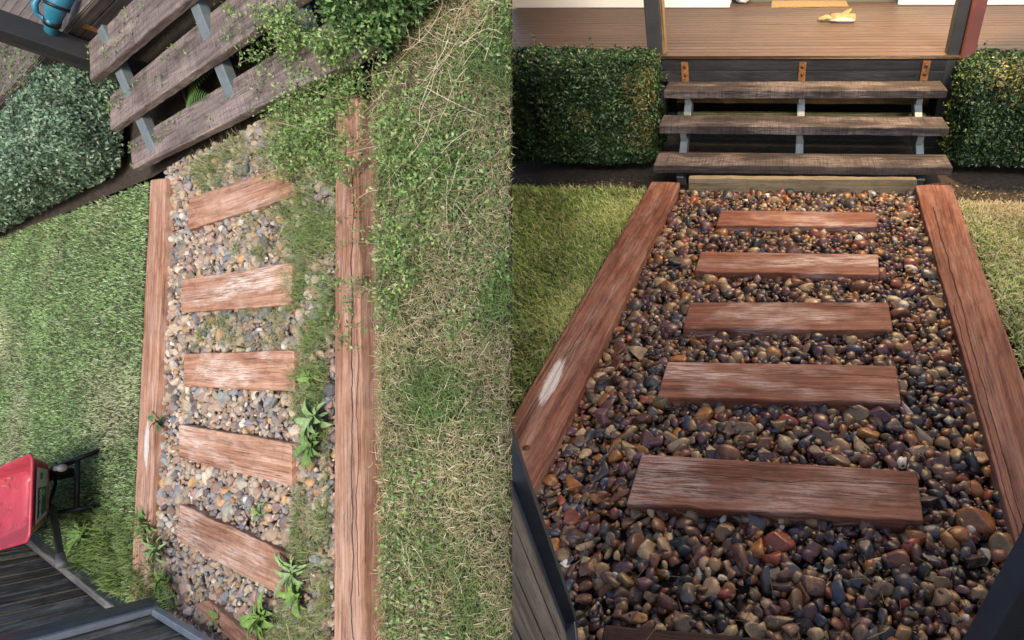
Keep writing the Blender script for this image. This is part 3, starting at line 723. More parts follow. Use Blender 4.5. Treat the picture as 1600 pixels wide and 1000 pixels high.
# work glove ---------------------------------------------------------
gl = thing('work_glove', B, GB(1305, 34, DZ), 'tan leather work glove with grey cloth back lying on the deck', 'glove')
gb = np.array(gl['_b'])
def blob(name, pts, radii, mat, flat=.5, parent=gl, lift=0.):
    V, Fc = [], []; n = 12
    for i, p in enumerate(pts):
        d_ = nz(np.array(pts[min(i + 1, len(pts) - 1)]) - np.array(pts[max(i - 1, 0)])); a = nz(np.cross(d_, (0, 0, 1))); u = np.array((0, 0, 1.))
        for k in range(n):
            th = 2 * math.pi * k / n; wob = 1 + .14 * math.sin(3 * th + i) * math.sin(i * 1.7)
            V.append(np.array(p) + gb + np.array((0, 0, lift)) + a * math.cos(th) * radii[i] * wob + u * math.sin(th) * radii[i] * flat * wob)
    for i in range(len(pts) - 1):
        for k in range(n): Fc.append((i * n + k, i * n + (k + 1) % n, (i + 1) * n + (k + 1) % n, (i + 1) * n + k))
    Fc += [tuple(range(n))[::-1], tuple((len(pts) - 1) * n + k for k in range(n))]
    return mesh_obj(name, V, Fc, B, mat, parent, smooth=True)
ay = back
def gp(x, y, z): return ax * x + ay * y + np.array((0, 0, z))
blob('cuff_and_palm', [gp(.155, 0, .03), (gp(.12, 0, .033)), gp(.06, .01, .036), gp(0, .005, .034), gp(-.04, 0, .03)], [.055, .058, .05, .056, .05], MT['glove'], .5)
for k, (yy, ln) in enumerate(((-.04, .085), (-.014, .11), (.014, .115), (.042, .09))):
    blob('finger', [gp(-.03, yy, .03), gp(-.03 - ln * .5, yy - .005 * k, .037), gp(-.03 - ln * .9, yy - .008 * k, .022), gp(-.03 - ln, yy - .008 * k, .018)], [.018, .017, .014, .006], MT['glove'], .75)
blob('thumb', [gp(.05, .03, .04), gp(.09, .045, .055), gp(.115, .05, .075), gp(.10, .05, .085)], [.026, .028, .024, .008], MT['glove'], .8)
blob('cloth_back', [gp(.15, -.035, .018), gp(.09, -.045, .02), gp(.02, -.045, .02), gp(-.05, -.04, .016)], [.02, .026, .026, .014], MT['glove_cloth'], .7)

# porch lamp on the right post ---------------------------------------
lp = GB(1489, 85, DZ) + dz * 1.55 - ax * .22 - back * .06
t = thing('porch_lamp', B, lp, 'warm porch lamp on the inner side of the right charcoal post', 'lamp')
tube('lamp_housing', B, [lp + ax * .19 + dz * .03, lp + dz * .03, lp + dz * .0], [.02, .035, .05], MT['charcoal'], t)
ll = bpy.data.lights.new('porch_light', 'POINT'); ll.energy = 240; ll.color = (1, .68, .34); ll.shadow_soft_size = .05
lo = bpy.data.objects.new('porch_light', ll); COL.objects.link(lo); lo.parent = t; lo.location = (0, 0, -.06)

# open gate at the left, gate post at the right -----------------------
c0 = GB(899, 960, .05); c1 = GB(908, 1040, .05); gd = nz((c1 - c0) * np.array((1, 1, 0))); gn = nz(np.cross(gd, dz))
if gn[0] > 0: gn = -gn                                              # away from the path
gt = thing('metal_gate', B, c0 * np.array((1, 1, 0)), 'open gate leaf with blue grey steel frame and weathered boards beside dark pebbles', 'gate')
GH = 1.0
def gbeam(name, p, q, w_, h_, mt_, side): return beam(name, B, p, q, w_, h_, mt_, gt, side=side, clip=True, r=.003)
gbeam('stile', c0 + gn * .014 + gd * .014, c0 + gn * .014 + gd * .014 + dz * GH, .032, .032, MT['bluesteel'], gd)
gbeam('bottom_rail', c0 + gn * .014 + dz * .016 + gd * .031, c0 + gn * .014 + dz * .016 + gd * .6, .03, .032, MT['bluesteel'], gn)
for i in range(6):
    q = c0 + gn * .034 + gd * (.075 + i * .1); gbeam('gate_board', q, q + dz * GH, .092, .018, MT['gateboard'], gd)
pR = [GB(1505, 1000, 0), GB(1600, 1130, 0)]
p0 = GB(1490, 1030, 0); t = thing('gate_post', B, p0, 'dark blue grey steel gate post at the near right corner', 'post')
q0 = p0 + np.array((.055, .0, 0))
beam('post_shaft', B, q0 - dz * .06, q0 + dz * .95, .07, .07, MT['bluesteel'], t, side=(1, .2, 0), r=.004)
beam('latch_strip', B, q0 + np.array((.052, -.015, .0)), q0 + np.array((.052, -.015, .95)), .025, .04, MT['galv'], t, side=(1, .2, 0))

# ================================================================== OVERGROWN GARDEN (left)
def GA(x, y, z=0): return A.g(x, y, z)
UP = np.array((0, 0, 1.))
co_, no_ = BOUND[A]
sheet('ground', A, [(-200, -120), (900, -120), (900, 1120), (-200, 1120)], -.13, MT['soil'], 'bare dark soil of the overgrown garden')
sheet('soil_bed', A, [(-200, 456), (240, 276), (262, 262), (440, 175), (560, 120), (760, -120), (-200, -120)], -.012, MT['soil'], 'dark soil strip under the overgrown hedge and stairs')
# lawns
aL = [GA(x, y) for x, y in ((-60, 396), (236, 283), (206, 945), (60, 838), (-60, 740))]
aR = [GA(x, y, .0) for x, y in ((580, 120), (700, -30), (830, -30), (830, 1040), (598, 1040), (592, 600), (586, 300))]  # starts clear of the sleeper; dark soil gap stands in for its shade
sheet('lawn_soil', A, None, -.012, MT['turf_soil'], 'soil under the short green lawn by the wheelbarrow', extra=[p[:2] for p in aL])
sheet('lawn_soil', A, None, -.012, MT['dry_soil'], 'dusty soil under the dry weedy lawn at the right of the overgrown path', extra=[p[:2] for p in aR])
gA = [(.22, .37, .13), (.31, .46, .19), (.14, .25, .08), (.42, .53, .29), (.60, .68, .50)]
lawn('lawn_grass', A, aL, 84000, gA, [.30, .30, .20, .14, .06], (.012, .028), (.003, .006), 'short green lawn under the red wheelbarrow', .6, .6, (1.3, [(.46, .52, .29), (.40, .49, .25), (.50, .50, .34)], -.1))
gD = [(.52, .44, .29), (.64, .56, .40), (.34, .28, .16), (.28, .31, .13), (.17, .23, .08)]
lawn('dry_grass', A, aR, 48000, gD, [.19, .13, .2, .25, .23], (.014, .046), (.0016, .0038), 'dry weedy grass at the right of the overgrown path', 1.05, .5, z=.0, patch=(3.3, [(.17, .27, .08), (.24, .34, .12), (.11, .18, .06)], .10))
# creeping weeds over the dry lawn
nW = 8500; p2 = scatter(aR, nW); P = np.column_stack([p2, rng.uniform(.005, .03, nW)]); P = P[inside(A, P, .01)]
k = (vnoise(P, 2.2, 40) + .45 * (A.px(P)[:, 1] < 420)) > .18; P = P[k]; nW = len(P)
stuff('creeping_weeds', A, [leaves(P, np.tile(UP, (nW, 1)), rng.uniform(.010, .022, nW), pick([(.15, .27, .08), (.22, .35, .12), (.10, .19, .06), (.30, .41, .16)], nW), .6, .7)], MT['leaf'], 'creeping green weeds spreading through the dry grass', 'weeds')
# long dry stalks
def stalks(name, F, poly, n, L, label, pal, zlift=.03, rad=.0015, bias=None, z0=0.):
    p2 = scatter(poly, n); V = []; Fc = []; C = []; o = 0
    for x, y in p2:
        az = rng.uniform(0, 2 * np.pi) if bias is None else rng.normal(bias, .5); ln = rng.uniform(*L); cv = rng.normal(0, 1.1); m_ = 7; pts = []; p = np.array((x, y, z0 + rng.uniform(.004, zlift)))
        for i in range(m_):
            pts.append(p.copy()); az += cv / m_; p = p + np.array((math.cos(az), math.sin(az), rng.normal(0, .12))) * ln / m_; p[2] = np.clip(p[2], z0 + .006, z0 + zlift * 1.6)
        pts = np.array(pts)
        if not inside(F, pts, .01).all(): continue
        c = np.array(pal[rng.integers(len(pal))]) * rng.uniform(.8, 1.2)
        for i, q in enumerate(pts):
            d_ = pts[min(i + 1, m_ - 1)] - pts[max(i - 1, 0)]; a = nz(np.cross(d_, UP)); r_ = rad * (1.15 - .8 * i / m_)
            V += [q - a * r_, q + UP * r_ * 1.4, q + a * r_]; C += [c] * 3
        for i in range(m_ - 1):
            b0 = o + i * 3
            for j in (0, 1): Fc += [(b0 + j, b0 + j + 1, b0 + 3 + j + 1), (b0 + j, b0 + 3 + j + 1, b0 + 3 + j)]
        o += 3 * m_
    return stuff(name, F, [(np.array(V), np.array(Fc), np.array(C))], MT['straw'], label, 'stalks')
straw = [(.66, .57, .42), (.56, .46, .32), (.46, .35, .23), (.74, .68, .52)]
stalks('dry_stalks', A, [GA(x, y) for x, y in ((600, 60), (720, -10), (795, 0), (798, 330), (600, 330))], 110, (.10, .42), 'long dry tangled stalks at the top of the weedy lawn', straw, .07, .0010, z0=.0)
stalks('dry_stalks', A, [GA(x, y) for x, y in ((585, 330), (797, 330), (797, 1000), (588, 1000))], 170, (.03, .12), 'scattered dry stalks on the lower weedy lawn', straw + [(.42, .47, .26)],   .03, .0008, z0=.0)

# border sleepers
def PA(x, y, z=.04): return GA(x, y, z)
mLA = wood('dry_sleeper_left', *red_a, .4, (.66, .52, .46), .8, paint=(1.50, .20, .14, .035))
mRA = wood('dry_sleeper_right', *[tuple(v * .92 for v in k) for k in red_a], .35, (.62, .5, .44), .8, cracks=((.235, .3, 3.2, .0042), (.27, 1.0, 2.0, .0028)))
sA = plank('border_sleeper', A, (PA(235, 281), PA(259, 278), PA(203, 940), PA(230, 940)), .09, mLA, nu=70, nv=8, amp=.0032, seed=0., r=.006)
tag(sA, 'faded red edging sleeper with white paint streak beside the overgrown lawn', 'sleeper', 'faded sleepers of the overgrown path')
sA2 = plank('border_sleeper', A, (PA(524, 168), PA(557, 149), PA(521, 1030), PA(571, 1030)), .12, mRA, nu=70, nv=8, amp=.0032, seed=0., r=.006)
tag(sA2, 'wide faded red edging sleeper between weedy path and dry grass', 'sleeper', 'faded sleepers of the overgrown path')
stepsA = [((295, 309), (447, 258), (463, 305), (293, 359)), ((283.4, 437), (455, 410), (455, 476), (282.5, 488)), ((287, 552.4), (458, 547), (460, 611.5), (287, 604)),
          ((279.5, 663.4), (455, 692.5), (455, 760), (279.5, 716.5)), ((280.6, 788), (456, 867.4), (437, 930), (276, 844))]
holesA = []; wearA = [.25, .9, .8, .6, .45]
for i, q in enumerate(stepsA):
    c = [GA(x, y, .028) for x, y in q]; holesA.append([GA(x, y, .022) for x, y in q])
    mt_ = wood('dry_step', *[tuple(v * [.9, 1.08, 1.05, 1., .82][i] for v in k) for k in red_a], wearA[i], (.78, .68, .62), .8)
    s = plank('step_sleeper', A, (c[0], c[3], c[1], c[2]), .07, mt_, nu=40, nv=8, amp=.003, r=.005, seed=float(3 + i))
    tag(s, f'{ordn[i]} faded timber step below the stairs in the overgrown pebble path', 'sleeper', 'faded timber steps of the overgrown path')
c = [GA(x, y, .03) for x, y in ((300, 946), (322, 938), (372, 1012), (402, 1004))]
s = plank('step_sleeper', A, c, .06, wood('dry_end', *[tuple(v * .8 for v in k) for k in red_a], .2), nu=20, nv=4, amp=.004); tag(s, 'narrow red sleeper closing the overgrown path by the fence', 'sleeper')
# pebbles
pgA = [GA(x, y) for x, y in ((262, 262), (440, 175), (525, 150), (523, 1040), (390, 1040), (232, 945), (236, 800))]
bedA = sheet('pebble_bed', A, None, -.02, MT['gravel_soil_a'], 'bed of dry pale river pebbles between the faded sleepers', extra=[p[:2] for p in pgA])
palA = [(.42, .33, .25), (.34, .27, .22), (.30, .29, .29), (.25, .27, .30), (.52, .44, .35), (.48, .30, .16), (.36, .25, .21), (.20, .16, .155), (.60, .56, .50), (.15, .15, .17)]
wA = [.2, .15, .13, .1, .13, .06, .1, .06, .04, .03]
gravel(A, pgA, holesA, .0285, .0178, palA, wA, (MT['pebble_dry_obj'], MT['pebble_dry']), bedA, 15, -.018)

# weeds on the path ----------------------------------------------------
tuft = [(.16, .25, .07), (.22, .31, .10), (.12, .19, .055), (.33, .35, .17), (.42, .38, .24)]
def patch_grass(name, poly, n, L, W_, label, pal=tuft, wts=(.3, .3, .2, .12, .08), lean=.9, z=.012, cut=-.02):
    p2 = scatter(poly, n); P = np.column_stack([p2, np.full(n, z)]); kk = vnoise(P, 6, 77) + rng.normal(0, .22, n) > cut; P = P[kk]; n = len(P)
    return stuff(name, A, [blades(P, rng.uniform(*L, n), rng.uniform(*W_, n), pick(pal, n, .2, wts), lean, .5)], MT['grass'], label, 'weeds')
patch_grass('weedy_grass', [GA(x, y) for x, y in ((435, 190), (560, 140), (545, 300), (522, 560), (505, 690), (465, 640), (455, 520), (452, 360))], 19000, (.025, .08), (.0014, .0030), 'fine green grass matted along the right of the overgrown path', cut=-.04)
patch_grass('weedy_grass', [GA(x, y) for x, y in ((300, 260), (440, 180), (470, 250), (360, 290), (320, 300))], 3200, (.04, .09), (.0015, .003), 'wispy grass growing between pebbles below the overgrown stairs', wts=(.2, .2, .1, .25, .25))
patch_grass('weedy_grass', [GA(x, y) for x, y in ((330, 490), (455, 480), (450, 545), (300, 545))], 2200, (.03, .07), (.0012, .0025), 'thin dry grass between the second and third faded steps', wts=(.15, .15, .1, .3, .3), lean=1.2)
patch_grass('weedy_grass', [GA(x, y) for x, y in ((380, 340), (455, 320), (455, 400), (400, 410))], 1300, (.03, .08), (.0012, .0025), 'thin grass between the first and second faded steps', wts=(.2, .2, .15, .25, .2), lean=1.1)
patch_grass('weedy_grass', [GA(x, y) for x, y in ((462, 700), (520, 660), (522, 1020), (380, 1020), (440, 940), (462, 860))], 7500, (.025, .07), (.0015, .003), 'mixed grass and straw along the lower right of the overgrown path', wts=(.2, .22, .12, .24, .22), lean=1.1)
patch_grass('weedy_grass', [GA(x, y) for x, y in ((206, 800), (236, 800), (300, 945), (215, 950))], 1500, (.03, .07), (.003, .006), 'grass growing over the end of the left faded sleeper', wts=(.34, .34, .26, .05, .01), z=.04)
patch_grass('lawn_edge', [GA(x, y) for x, y in ((120, 800), (205, 790), (205, 940), (120, 880))], 2600, (.03, .075), (.004, .007), 'longer lush grass along the paling fence foot', wts=(.34, .36, .28, .02, .0), lean=.8)
# rosette weeds, each with its own leaves
def leaf_mesh(w_, serr, nm):
    V = []; n = 12
    for i in range(n + 1):
        t = i / n; ww = w_ * math.sin(math.pi * min(1, t * .9 + .1)) ** .8 * (1 - .25 * serr * (i % 2)); z = .28 * math.sin(t * 2.2) - .18 * t * t; V += [(t, -ww, z + ww * .35), (t, 0, z), (t, ww, z + ww * .35)]
    Fc = []
    for i in range(n):
        for j in (0, 1): Fc.append((i * 3 + j, i * 3 + j + 1, (i + 1) * 3 + j + 1, (i + 1) * 3 + j))
    return pymesh(nm, V, Fc, smooth=True)
mwl = {}
for nm, col in (('mid', (.13, .24, .06)), ('pale', (.22, .33, .14)), ('bright', (.16, .28, .06)), ('deep', (.07, .15, .05))):
    M = NT('weed_leaf_' + nm); tc = M.n('ShaderNodeTexCoord').outputs['Object']; nn = M.noise(tc, 6, 5, .6)
    M.l(M.mix(M.ramp(nn, [(.3, 0), (.7, 1)]), tuple(x * .7 for x in col), tuple(x * 1.3 for x in col)), M.b.inputs['Base Color']); M.set(Roughness=.5); M.bump(nn, .3, .05); mwl[nm] = M.m
lm = {}
for nm in mwl:
    for s_, (ww, se) in {'n': (.09, 1.4), 'b': (.16, .5)}.items():
        me = leaf_mesh(ww, se, 'leaf'); me.materials.append(mwl[nm]); lm[nm + s_] = me
def weed(x, y, size, n, kind, label, z=.015):
    p = GA(x, y, z); t = thing('rosette_weed', A, p, label, 'weed', 'broad leaved weeds on the overgrown path')
    for i in range(int(n * 1.5)):
        o = bpy.data.objects.new('leaf', lm[kind]); COL.objects.link(o); o.parent = t
        s_ = size * rng.uniform(.45, 1.); o.scale = (s_, s_, s_); o.rotation_euler = (rng.normal(0, .2), -rng.uniform(0., .65), i * 2.4 + rng.normal(0, .25)); o.location = (rng.normal(0, .008), rng.normal(0, .008), 0)
weed(238, 815, .14, 16, 'midn', 'large serrated weed over the left faded sleeper by the lawn')
weed(250, 858, .13, 16, 'palen', 'grey green serrated weed left of the fifth faded step', .02)
weed(262, 905, .12, 14, 'brightn', 'bright green weed near the steel gate foot')
weed(500, 655, .13, 18, 'paleb', 'broad pale weed beside the fourth faded step at the right sleeper')
weed(492, 695, .11, 14, 'midb', 'broad mid green weed just below the pale weed at the right sleeper')
weed(462, 892, .13, 16, 'palen', 'spiky pale weed at the right end of the fifth faded step')
weed(470, 930, .10, 12, 'brightb', 'bright leafy weed below the right end of the fifth faded step')
weed(415, 965, .12, 16, 'brightb', 'bright leafy clump at the bottom of the overgrown path')
weed(345, 965, .07, 10, 'brightn', 'small bright weed beside the narrow end sleeper')
weed(408, 800, .07, 9, 'brightn', 'small yellow green weed between the fourth and fifth faded steps')
weed(370, 390, .07, 9, 'palen', 'small pale weed between the first and second faded steps')
weed(252, 660, .08, 10, 'deepb', 'dark green weed against the inner side of the left faded sleeper')
weed(490, 590, .08, 10, 'brightb', 'yellow green weed right of the third faded step')
weed(140, 835, .16, 16, 'midn', 'large weed in the lawn under the wheelbarrow handle', 0)
for i, (x, y) in enumerate(((690, 800), (745, 710))): pass

# stairs ----------------------------------------------------------------
TZA = [.27, .18, .09]; DZA = .36
TQA = [((138, 66), (372, -158), (400, -92), (141, 126)), ((171, 150), (455, -85), (482, -12), (172, 203)), ((202, 221), (560, 4), (590, 74), (207, 264))]
sta = thing('timber_stairs', A, GA(330, 190), 'weathered open timber stairs with clippings beside the rough shrub', 'stairs')
fa = []
for z, q in zip(TZA, TQA):
    c = [GA(x, y, z) for x, y in q]; plank('tread', A, (c[0], c[3], c[1], c[2]), .034, MT['tread_a'], sta, nu=46, nv=7, amp=.0024, r=.006); fa.append(c)
for (a, b) in (((226, 192), (190, 108)), ((349, 106), (313, 15)), ((475, 25), (440, -70))):
    p, q = GA(*a, .115), GA(*b, .205); d_ = q - p; p, q = p - d_ * .6, q + d_ * .75
    beam('stringer', A, p, q, .07, .045, MT['galv'], sta)
# deck, fascia, post
e0, e1 = GA(119, 24, DZA), GA(141, 0, DZA); axa = nz(e1 - e0); bka = np.cross(UP, axa); bka = bka if np.dot(bka, GA(60, 0, 0) - GA(119, 24, 0)) > 0 else -bka
if np.dot(bka, fa[0][0] - fa[0][3]) < 0: bka = -bka
dka = thing('timber_deck', A, e0 * np.array((1, 1, 0)), 'grey grooved deck with leaf clippings behind the overgrown hedge', 'deck')
s0, s1 = e0 - axa * 3.2, e0 + axa * 3.2
for i in range(26):
    plank('deck_board', A, (s0 + bka * (i * .125), s0 + bka * (i * .125 + .119), s1 + bka * (i * .125), s1 + bka * (i * .125 + .119)), .02, MT['deck_a'], dka, nu=8, nv=2, r=.003, amp=.001)
for j, (z1, z0) in enumerate(((-.020, -.068), (-.071, -.120))):
    mdl = (z1 + z0) / 2; hgt = z1 - z0; p, q = s0 + UP * mdl - bka * .01, s1 + UP * mdl - bka * .01
    plank('fascia_board', A, (p + UP * hgt / 2, p - UP * hgt / 2, q + UP * hgt / 2, q - UP * hgt / 2), .02, MT['fascia_a'], dka, nu=20, nv=3, r=.003, amp=.001, up=-bka)
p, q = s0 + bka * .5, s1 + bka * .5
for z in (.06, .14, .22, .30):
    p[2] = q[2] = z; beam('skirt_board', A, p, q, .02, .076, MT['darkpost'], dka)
br0 = A.on(128, 43, e0 - bka * .012, bka); br1 = A.on(152, 58, e0 - bka * .012, bka)
bw_ = axa * .045
bk = plank('bracket', A, (br0 + bw_ * 0, br0 + bw_, br0 - UP * .09, br0 - UP * .09 + bw_), .005, MT['rust'], sta, up=-bka, nu=6, nv=2, r=.002, amp=.001); bk['label'] = 'rusty steel strap at the stair head'
pp = GA(134, 80, .26); pp = np.array((*pp[:2], 0)) - bka * .02
t = thing('verandah_post', A, pp, 'dark verandah post rising beside the overgrown hedge', 'post')
beam('post_shaft', A, pp - UP * .02, pp + UP * .95,   .10, .12, MT['charcoal'], t, side=axa, r=.006)
beam('post_cover', A, pp - UP * .02 - axa * .072, pp + UP * .95 - axa * .072, .04, .11, MT['fascia_a'], t, side=axa, r=.006)
# deck clippings
n = 500; pc = scatter([GA(x, y, DZA) for x, y in ((0, 60), (70, 80), (40, 140), (-20, 160))], n)
stuff('hedge_clippings', A, [leaves(np.column_stack([pc, np.full(n, DZA + .006)]), np.tile(UP, (n, 1)), rng.uniform(.012, .03, n), pick([(.14, .2, .07), (.2, .22, .1), (.1, .15, .05)], n), .5, .35)], MT['leaf'], 'green hedge clippings scattered on the grey deck', 'clippings')
for c, z, nm in zip(fa, TZA, ('top', 'middle', 'lowest')):
    n = 260; u, v = rng.beta(.6, 1.3, n)[:, None] * .8, rng.uniform(.05, .95, n)[:, None]
    k = vnoise(np.column_stack([u * 9, v * 2, u * 0]), 1., ord(nm[0])) > -.02
    q = (c[0] * (1 - u) + c[1] * u) * (1 - v) + (c[3] * (1 - u) + c[2] * u) * v + UP * .008; q = q[k]
    stuff('tread_clippings', A, [leaves(q, np.tile(UP, (len(q), 1)), rng.uniform(.010, .026, len(q)), pick([(.16, .26, .07), (.24, .32, .1), (.10, .17, .05)], len(q)), .5, .5)], MT['leaf'], f'green leaf clippings lying on the {nm} overgrown tread', 'clippings')

# hedge left -------------------------------------------------------------
hpA = [(.13, .21, .135), (.18, .28, .18), (.24, .35, .23), (.08, .135, .09), (.38, .46, .34)]
h1 = GA(203, 268); hbk = GA(86, 74, DZA); hbk[2] = 0; hbk = hbk - bka * .01
h0 = GA(-170, 456); hb3 = hbk - axa * 3.4
hedge('box_hedge', A, (h0, h1, hbk, hb3), .375, 130000, .021, hpA, [.28, .28, .18, .2, .06], 'clipped box hedge left of the weathered stairs', rough=.025, faces=[1, 1.2, .1, .05, 1], rnd=.1)
# rough shrub at the right of the stairs -----------------------------------
r0, r1 = GA(604, 92), GA(745, -30); rd = nz(r1 - r0); rb = np.cross(UP, rd)
if np.dot(rb, bka) < 0: rb = -rb
hpR = [(.10, .20, .075), (.15, .28, .105), (.21, .36, .13), (.065, .13, .05), (.32, .46, .19)]
sh = hedge('rough_shrub', A, (r0, r1, r1 + rb * .75, r0 + rb * .75), .29, 44000, .021, hpR, [.28, .3, .2, .14, .08], 'leafy untrimmed shrub overhanging the weathered stairs', rough=.07, faces=[1.2, .5, .2, 1.3, 1], spread=1.)
sh['category'] = 'shrub'
# sprigs that spill out of the shrub over treads and path
def sprigs(name, F, roots, nper, label):
    parts = []; tubes = []
    for (p, d_, L) in roots:
        p = np.array(p, float); d_ = nz(d_); pts = []
        m_ = 9
        for i in range(m_):
            pts.append(p.copy()); d_ = nz(d_ + rng.normal(0, .16, 3) + np.array((0, 0, -.06))); p = p + d_ * L / m_; p[2] = max(p[2], min(.03, pts[0][2]))
        pts = np.array(pts); u = rng.uniform(.1, 1, nper) * (m_ - 1.001); i0 = u.astype(int); fr = (u - i0)[:, None]
        q = pts[i0] * (1 - fr) + pts[i0 + 1] * fr + rng.normal(0, .016, (nper, 3))
        parts.append(leaves(q, np.tile(UP, (nper, 1)) + rng.normal(0, .3, (nper, 3)), rng.uniform(.010, .022, nper), pick([(.16, .28, .08), (.23, .37, .11), (.11, .20, .06), (.34, .45, .17)], nper), .55, .8))
        V, C = [], []
        for i, a in enumerate(pts):
            sd = nz(np.cross(pts[min(i + 1, m_ - 1)] - pts[max(i - 1, 0)], UP) + 1e-6) * .0016; V += [a - sd, a + sd]; C += [(.25, .2, .11)] * 2
        Fc = []
        for i in range(m_ - 1): Fc += [(2 * i, 2 * i + 1, 2 * i + 3), (2 * i, 2 * i + 3, 2 * i + 2)]
        parts.append((np.array(V), np.array(Fc), np.array(C)))
    return stuff(name, F, parts, MT['leaf'], label, 'weeds')
roots = []
for i in range(42):
    x, y = rng.uniform(430, 560), rng.uniform(15, 70); p = GA(x, y, rng.uniform(.10, .24)); q = GA(x + rng.normal(-25, 40), y + rng.uniform(20, 100), .06); roots.append((p, q - p, min(.6, np.linalg.norm(q - p)) * rng.uniform(.5, 1.)))
sprigs('shrub_sprigs', A, roots, 80, 'long leafy sprigs hanging from the shrub over the lowest tread')
roots = []
for i in range(125):
    y = 110 + 165 * rng.uniform() ** 1.3; x = 445 + 122 * rng.uniform() + (170 - y) * .08; p = GA(x, y, .03); roots.append((p, np.array((rng.normal(), rng.normal(), .7)), rng.uniform(.1, .26)))
sprigs('climbing_weed', A, roots, 46, 'light green leafy weed smothering the path beside the lowest tread')
roots = []
for i in range(70):
    x, y = rng.uniform(582, 690), rng.uniform(150, 470); x = 590 + (x - 582) * (1 - .6 * abs(y - 300) / 170); p = GA(x, y, .02); roots.append((p, np.array((rng.normal(), rng.normal(), .4)), rng.uniform(.08, .2)))
sprigs('creeping_vine', A, roots, 44, 'dark creeping leaves beyond the right faded sleeper')
roots = []
for i in range(26):
    x, y = rng.uniform(350, 470), rng.uniform(0, 60); p = GA(x, y, .20); roots.append((p, np.array((rng.normal(), rng.normal(), .2)), rng.uniform(.06, .2)))
sprigs('shrub_sprigs', A, roots, 34, 'leafy sprigs lying across the middle tread')
roots = []
for i in range(34):
    x, y = 520 + 40 * rng.uniform() ** 1.6, rng.uniform(200, 560); p = GA(x, y, .062); roots.append((p, np.array((rng.normal(), rng.normal(), .25)), rng.uniform(.03, .10)))
sprigs('sleeper_sprigs', A, roots, 12, 'small leafy sprigs lying on the right faded sleeper')
stalks('dry_stalks', A, [GA(x, y, .07) for x, y in ((300, 330), (575, 300), (578, 990), (420, 990), (300, 560))], 46, (.04, .15), 'dry stalks strewn over the faded steps and right sleeper', [(.5, .42, .29), (.42, .33, .21), (.36, .27, .16)], .06, .0010)

# fern under the stairs --------------------------------------------------
fr = thing('fern', A, GA(300, 165, 0), 'green fern growing in the dark under the weathered stairs', 'fern')
Mf = NT('fern_leaf'); Mf.set(Base_Color=(.11, .22, .06, 1), Roughness=.5)
for k, (x1, y1) in enumerate(((330, 112), (290, 125), (322, 150))):
    p, q = GA(292, 158, .05), GA(x1, y1, .10); V, Fc = [], []; d_ = q - p; sd = nz(np.cross(d_, UP))
    for i in range(15):
        t_ = i / 14; b0 = p + d_ * t_ + UP * .02 * math.sin(math.pi * t_); wl_ = .10 * (1 - t_ * .85)
        for s_ in (-1, 1):
            o = len(V); tp = b0 + sd * s_ * wl_ + d_ * .10; V += [b0 - d_ * .022, b0 + d_ * .022, tp, (b0 + tp) / 2 - d_ * .03]; Fc.append((o, o + 1, o + 2, o + 3))
    mesh_obj('frond', V, Fc, A, Mf.m, fr)

# teal tool on the deck ----------------------------------------------------
tb_ = GA(80, 14, DZA); tl = thing('garden_tool', A, tb_, 'teal plastic power tool with loop handle on the grey deck', 'tool')
def dpt(x, y, z): return GA(x, y, DZA + z)
tube('body', A, [dpt(100, -14, .07), dpt(92, 0, .08), dpt(86, 16, .08), dpt(82, 34, .07), dpt(79, 52, .05), dpt(78, 60, .04)], [.05, .052, .042, .030, .028, .014], MT['teal'], tl, 14)
tube('loop_handle', A, [dpt(80, -14, .10), dpt(62, -8, .13), dpt(54, 6, .14), dpt(56, 18, .13), dpt(66, 28, .10), dpt(80, 36, .08)], .014, MT['teal'], tl, 10)
tube('collar', A, [dpt(89, 6, .081), dpt(87.5, 11, .081)], .053, MT['black'], tl, 14)
tube('motor_cap', A, [dpt(82.5, 31, .072), dpt(81, 38, .068)], .036, MT['black'], tl, 14)
tube('blade_guard', A, [dpt(104, -20, .05), dpt(118, -48, .05)], [.05, .04], MT['black'], tl, 10)

# paling fence -------------------------------------------------------------
f0, f1 = GA(52, 832), GA(214, 955); fd = nz(f1 - f0); fn = np.cross(UP, fd); fn = fn if np.dot(fn, GA(100, 980) - GA(100, 880)) > 0 else -fn
fe0 = f0 - fd * 1.6; flen = np.linalg.norm(f1 - fe0)
fc = thing('paling_fence', A, (f0 + f1) / 2, 'weathered grey paling fence along the foot of the overgrown lawn', 'fence')
npal = int(flen / .074)
for i in range(npal):
    q = fe0 + fd * (i * .074 + .035) + fn * (.06 + .016 * (i % 2) + .003 * (i % 3)); h_ = 1.15 + rng.normal(0, .01)
    beam('paling', A, q - UP * .02, q + UP * h_, .062, .018, MT['paling'], fc, side=fd, nu=12, nv=3, r=.002, amp=.0025)
plank('plinth_rail', A, (fe0 + UP * .055, fe0 + UP * .055 + fn * .04, f1 + UP * .055, f1 + UP * .055 + fn * .04), .07, MT['plinth'], fc, nu=40, nv=3, amp=.004)
q = fe0 + fn * .1 + UP * .95; beam('top_rail', A, q, q + fd * flen, .04, .08, MT['plinth'], fc)
